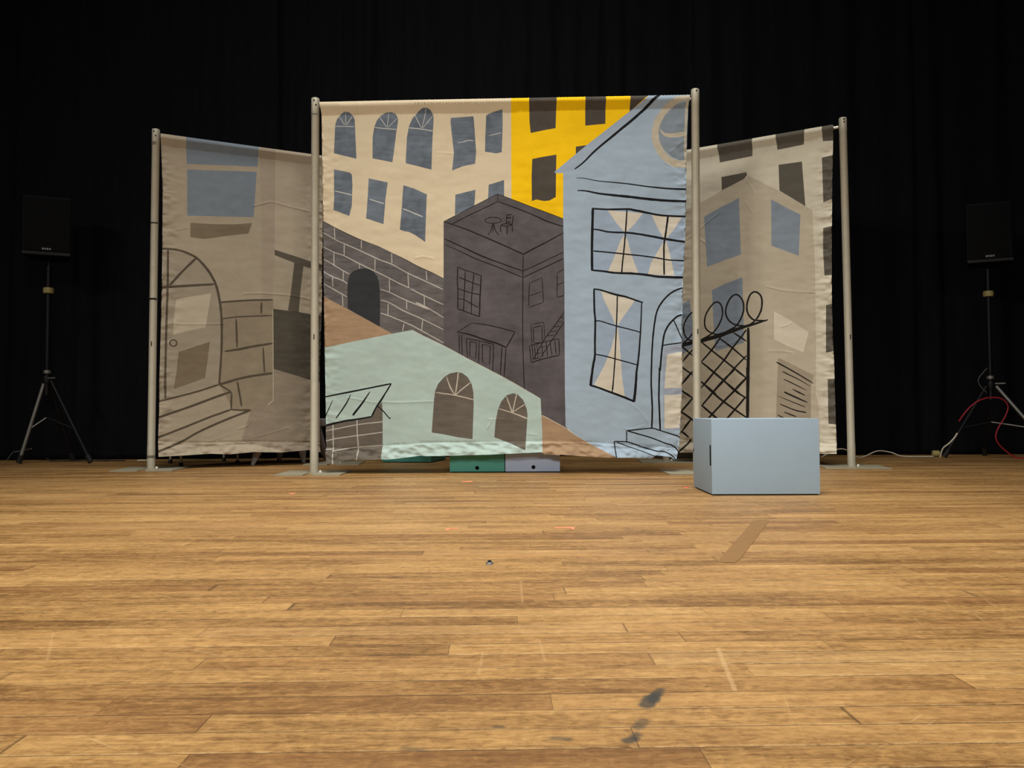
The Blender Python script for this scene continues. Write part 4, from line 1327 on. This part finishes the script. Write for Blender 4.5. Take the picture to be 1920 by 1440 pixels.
# roll of pale yellow tape lying on its side
tr = on_floor(1757, 857)
m = MB()
Mt = Matrix.Rotation(PI / 2, 4, 'Y') @ Matrix.Translation((0, 0, -0.026))
m.lathe([(0.013, 0), (0.026, 0), (0.027, 0.003), (0.027, 0.049), (0.026, 0.052), (0.013, 0.052), (0.013, 0)], 28, Mt)
tp_o = m.build('tape_roll', MAT['tape_yellow'])
tp_o.location = (tr.x, tr.y + 0.02, 0.027)
tp_o.rotation_euler = (0, 0, -0.25)
tag(tp_o, 'pale yellow roll on the floor at the foot of the right speaker stand', 'tape roll')


# tape marks on the floor
def tape_mark(name, px_polys, mat, label, group='orange spike tape marks'):
    o = MB()
    for poly in px_polys:
        pts = [on_floor(*p) for p in poly]
        o.prism([(p.x, p.y) for p in pts], 0.0002, 0.0012)
    return tag(o.build(name, mat, None, 0), label, 'tape mark', group)


tape_mark('spike_tape', [[(836, 994.5), (836.5, 991.0), (859.5, 990.2), (859, 992), (842.5, 992.2), (842, 994.8)]], MAT['spike'], 'orange corner of spike tape in front of the teal box')
tape_mark('spike_tape', [[(1040, 988.6), (1073, 988.6), (1077.5, 989.4), (1077, 993), (1071, 992.8), (1070, 990.8), (1040.5, 990.6)]], MAT['spike'], 'long orange corner of spike tape in front of the grey blue box')
tape_mark('spike_tape', [[(866, 902.6), (884, 902.0), (888, 903.4), (884, 904.2), (866.5, 904.2)]], MAT['spike'], 'short orange strip of spike tape just below the teal box')
tape_mark('spike_tape', [[(541, 924.6), (552, 924.4), (556, 925.2), (549, 926.6), (542, 926.4)]], MAT['spike'], 'tiny orange tape scrap on the boards below the left middle pole')
tape_mark('spike_tape', [[(1281.5, 913.3), (1291, 913.2), (1293, 914.2), (1287, 915.4), (1282, 914.8)]], MAT['spike_red'], 'red orange tape end at the left bottom corner of the open pale blue box')
tape_mark('floor_tape', [[(1344.5, 1054.5), (1378, 1055.5), (1386, 1050), (1394, 1040), (1419, 1008), (1434, 988), (1442, 977), (1436, 975), (1412, 976), (1405, 985), (1389, 1004), (1362, 1034)]], MAT['tan_tape'],
          'tan strip of tape stuck slantwise on the boards below the open pale blue box', None)
# small metal socket let into the boards
so = on_floor(918, 1057.5)
root = empty('floor_socket', (so.x, so.y, 0), 0, 'small dark bolt head in a grey metal ring set in the floor boards', 'floor socket')
MB().lathe([(0.0055, 0.0003), (0.0056, 0.004), (0.0075, 0.0055), (0.0095, 0.003), (0.0102, 0.0003)], 24).build('ring', MAT['grey_metal'], root)
MB().lathe([(0, 0.0003), (0.0050, 0.0003), (0.0052, 0.006), (0.0040, 0.0095), (0, 0.0105)], 20).build('bolt_head', MAT['pole_dark'], root)
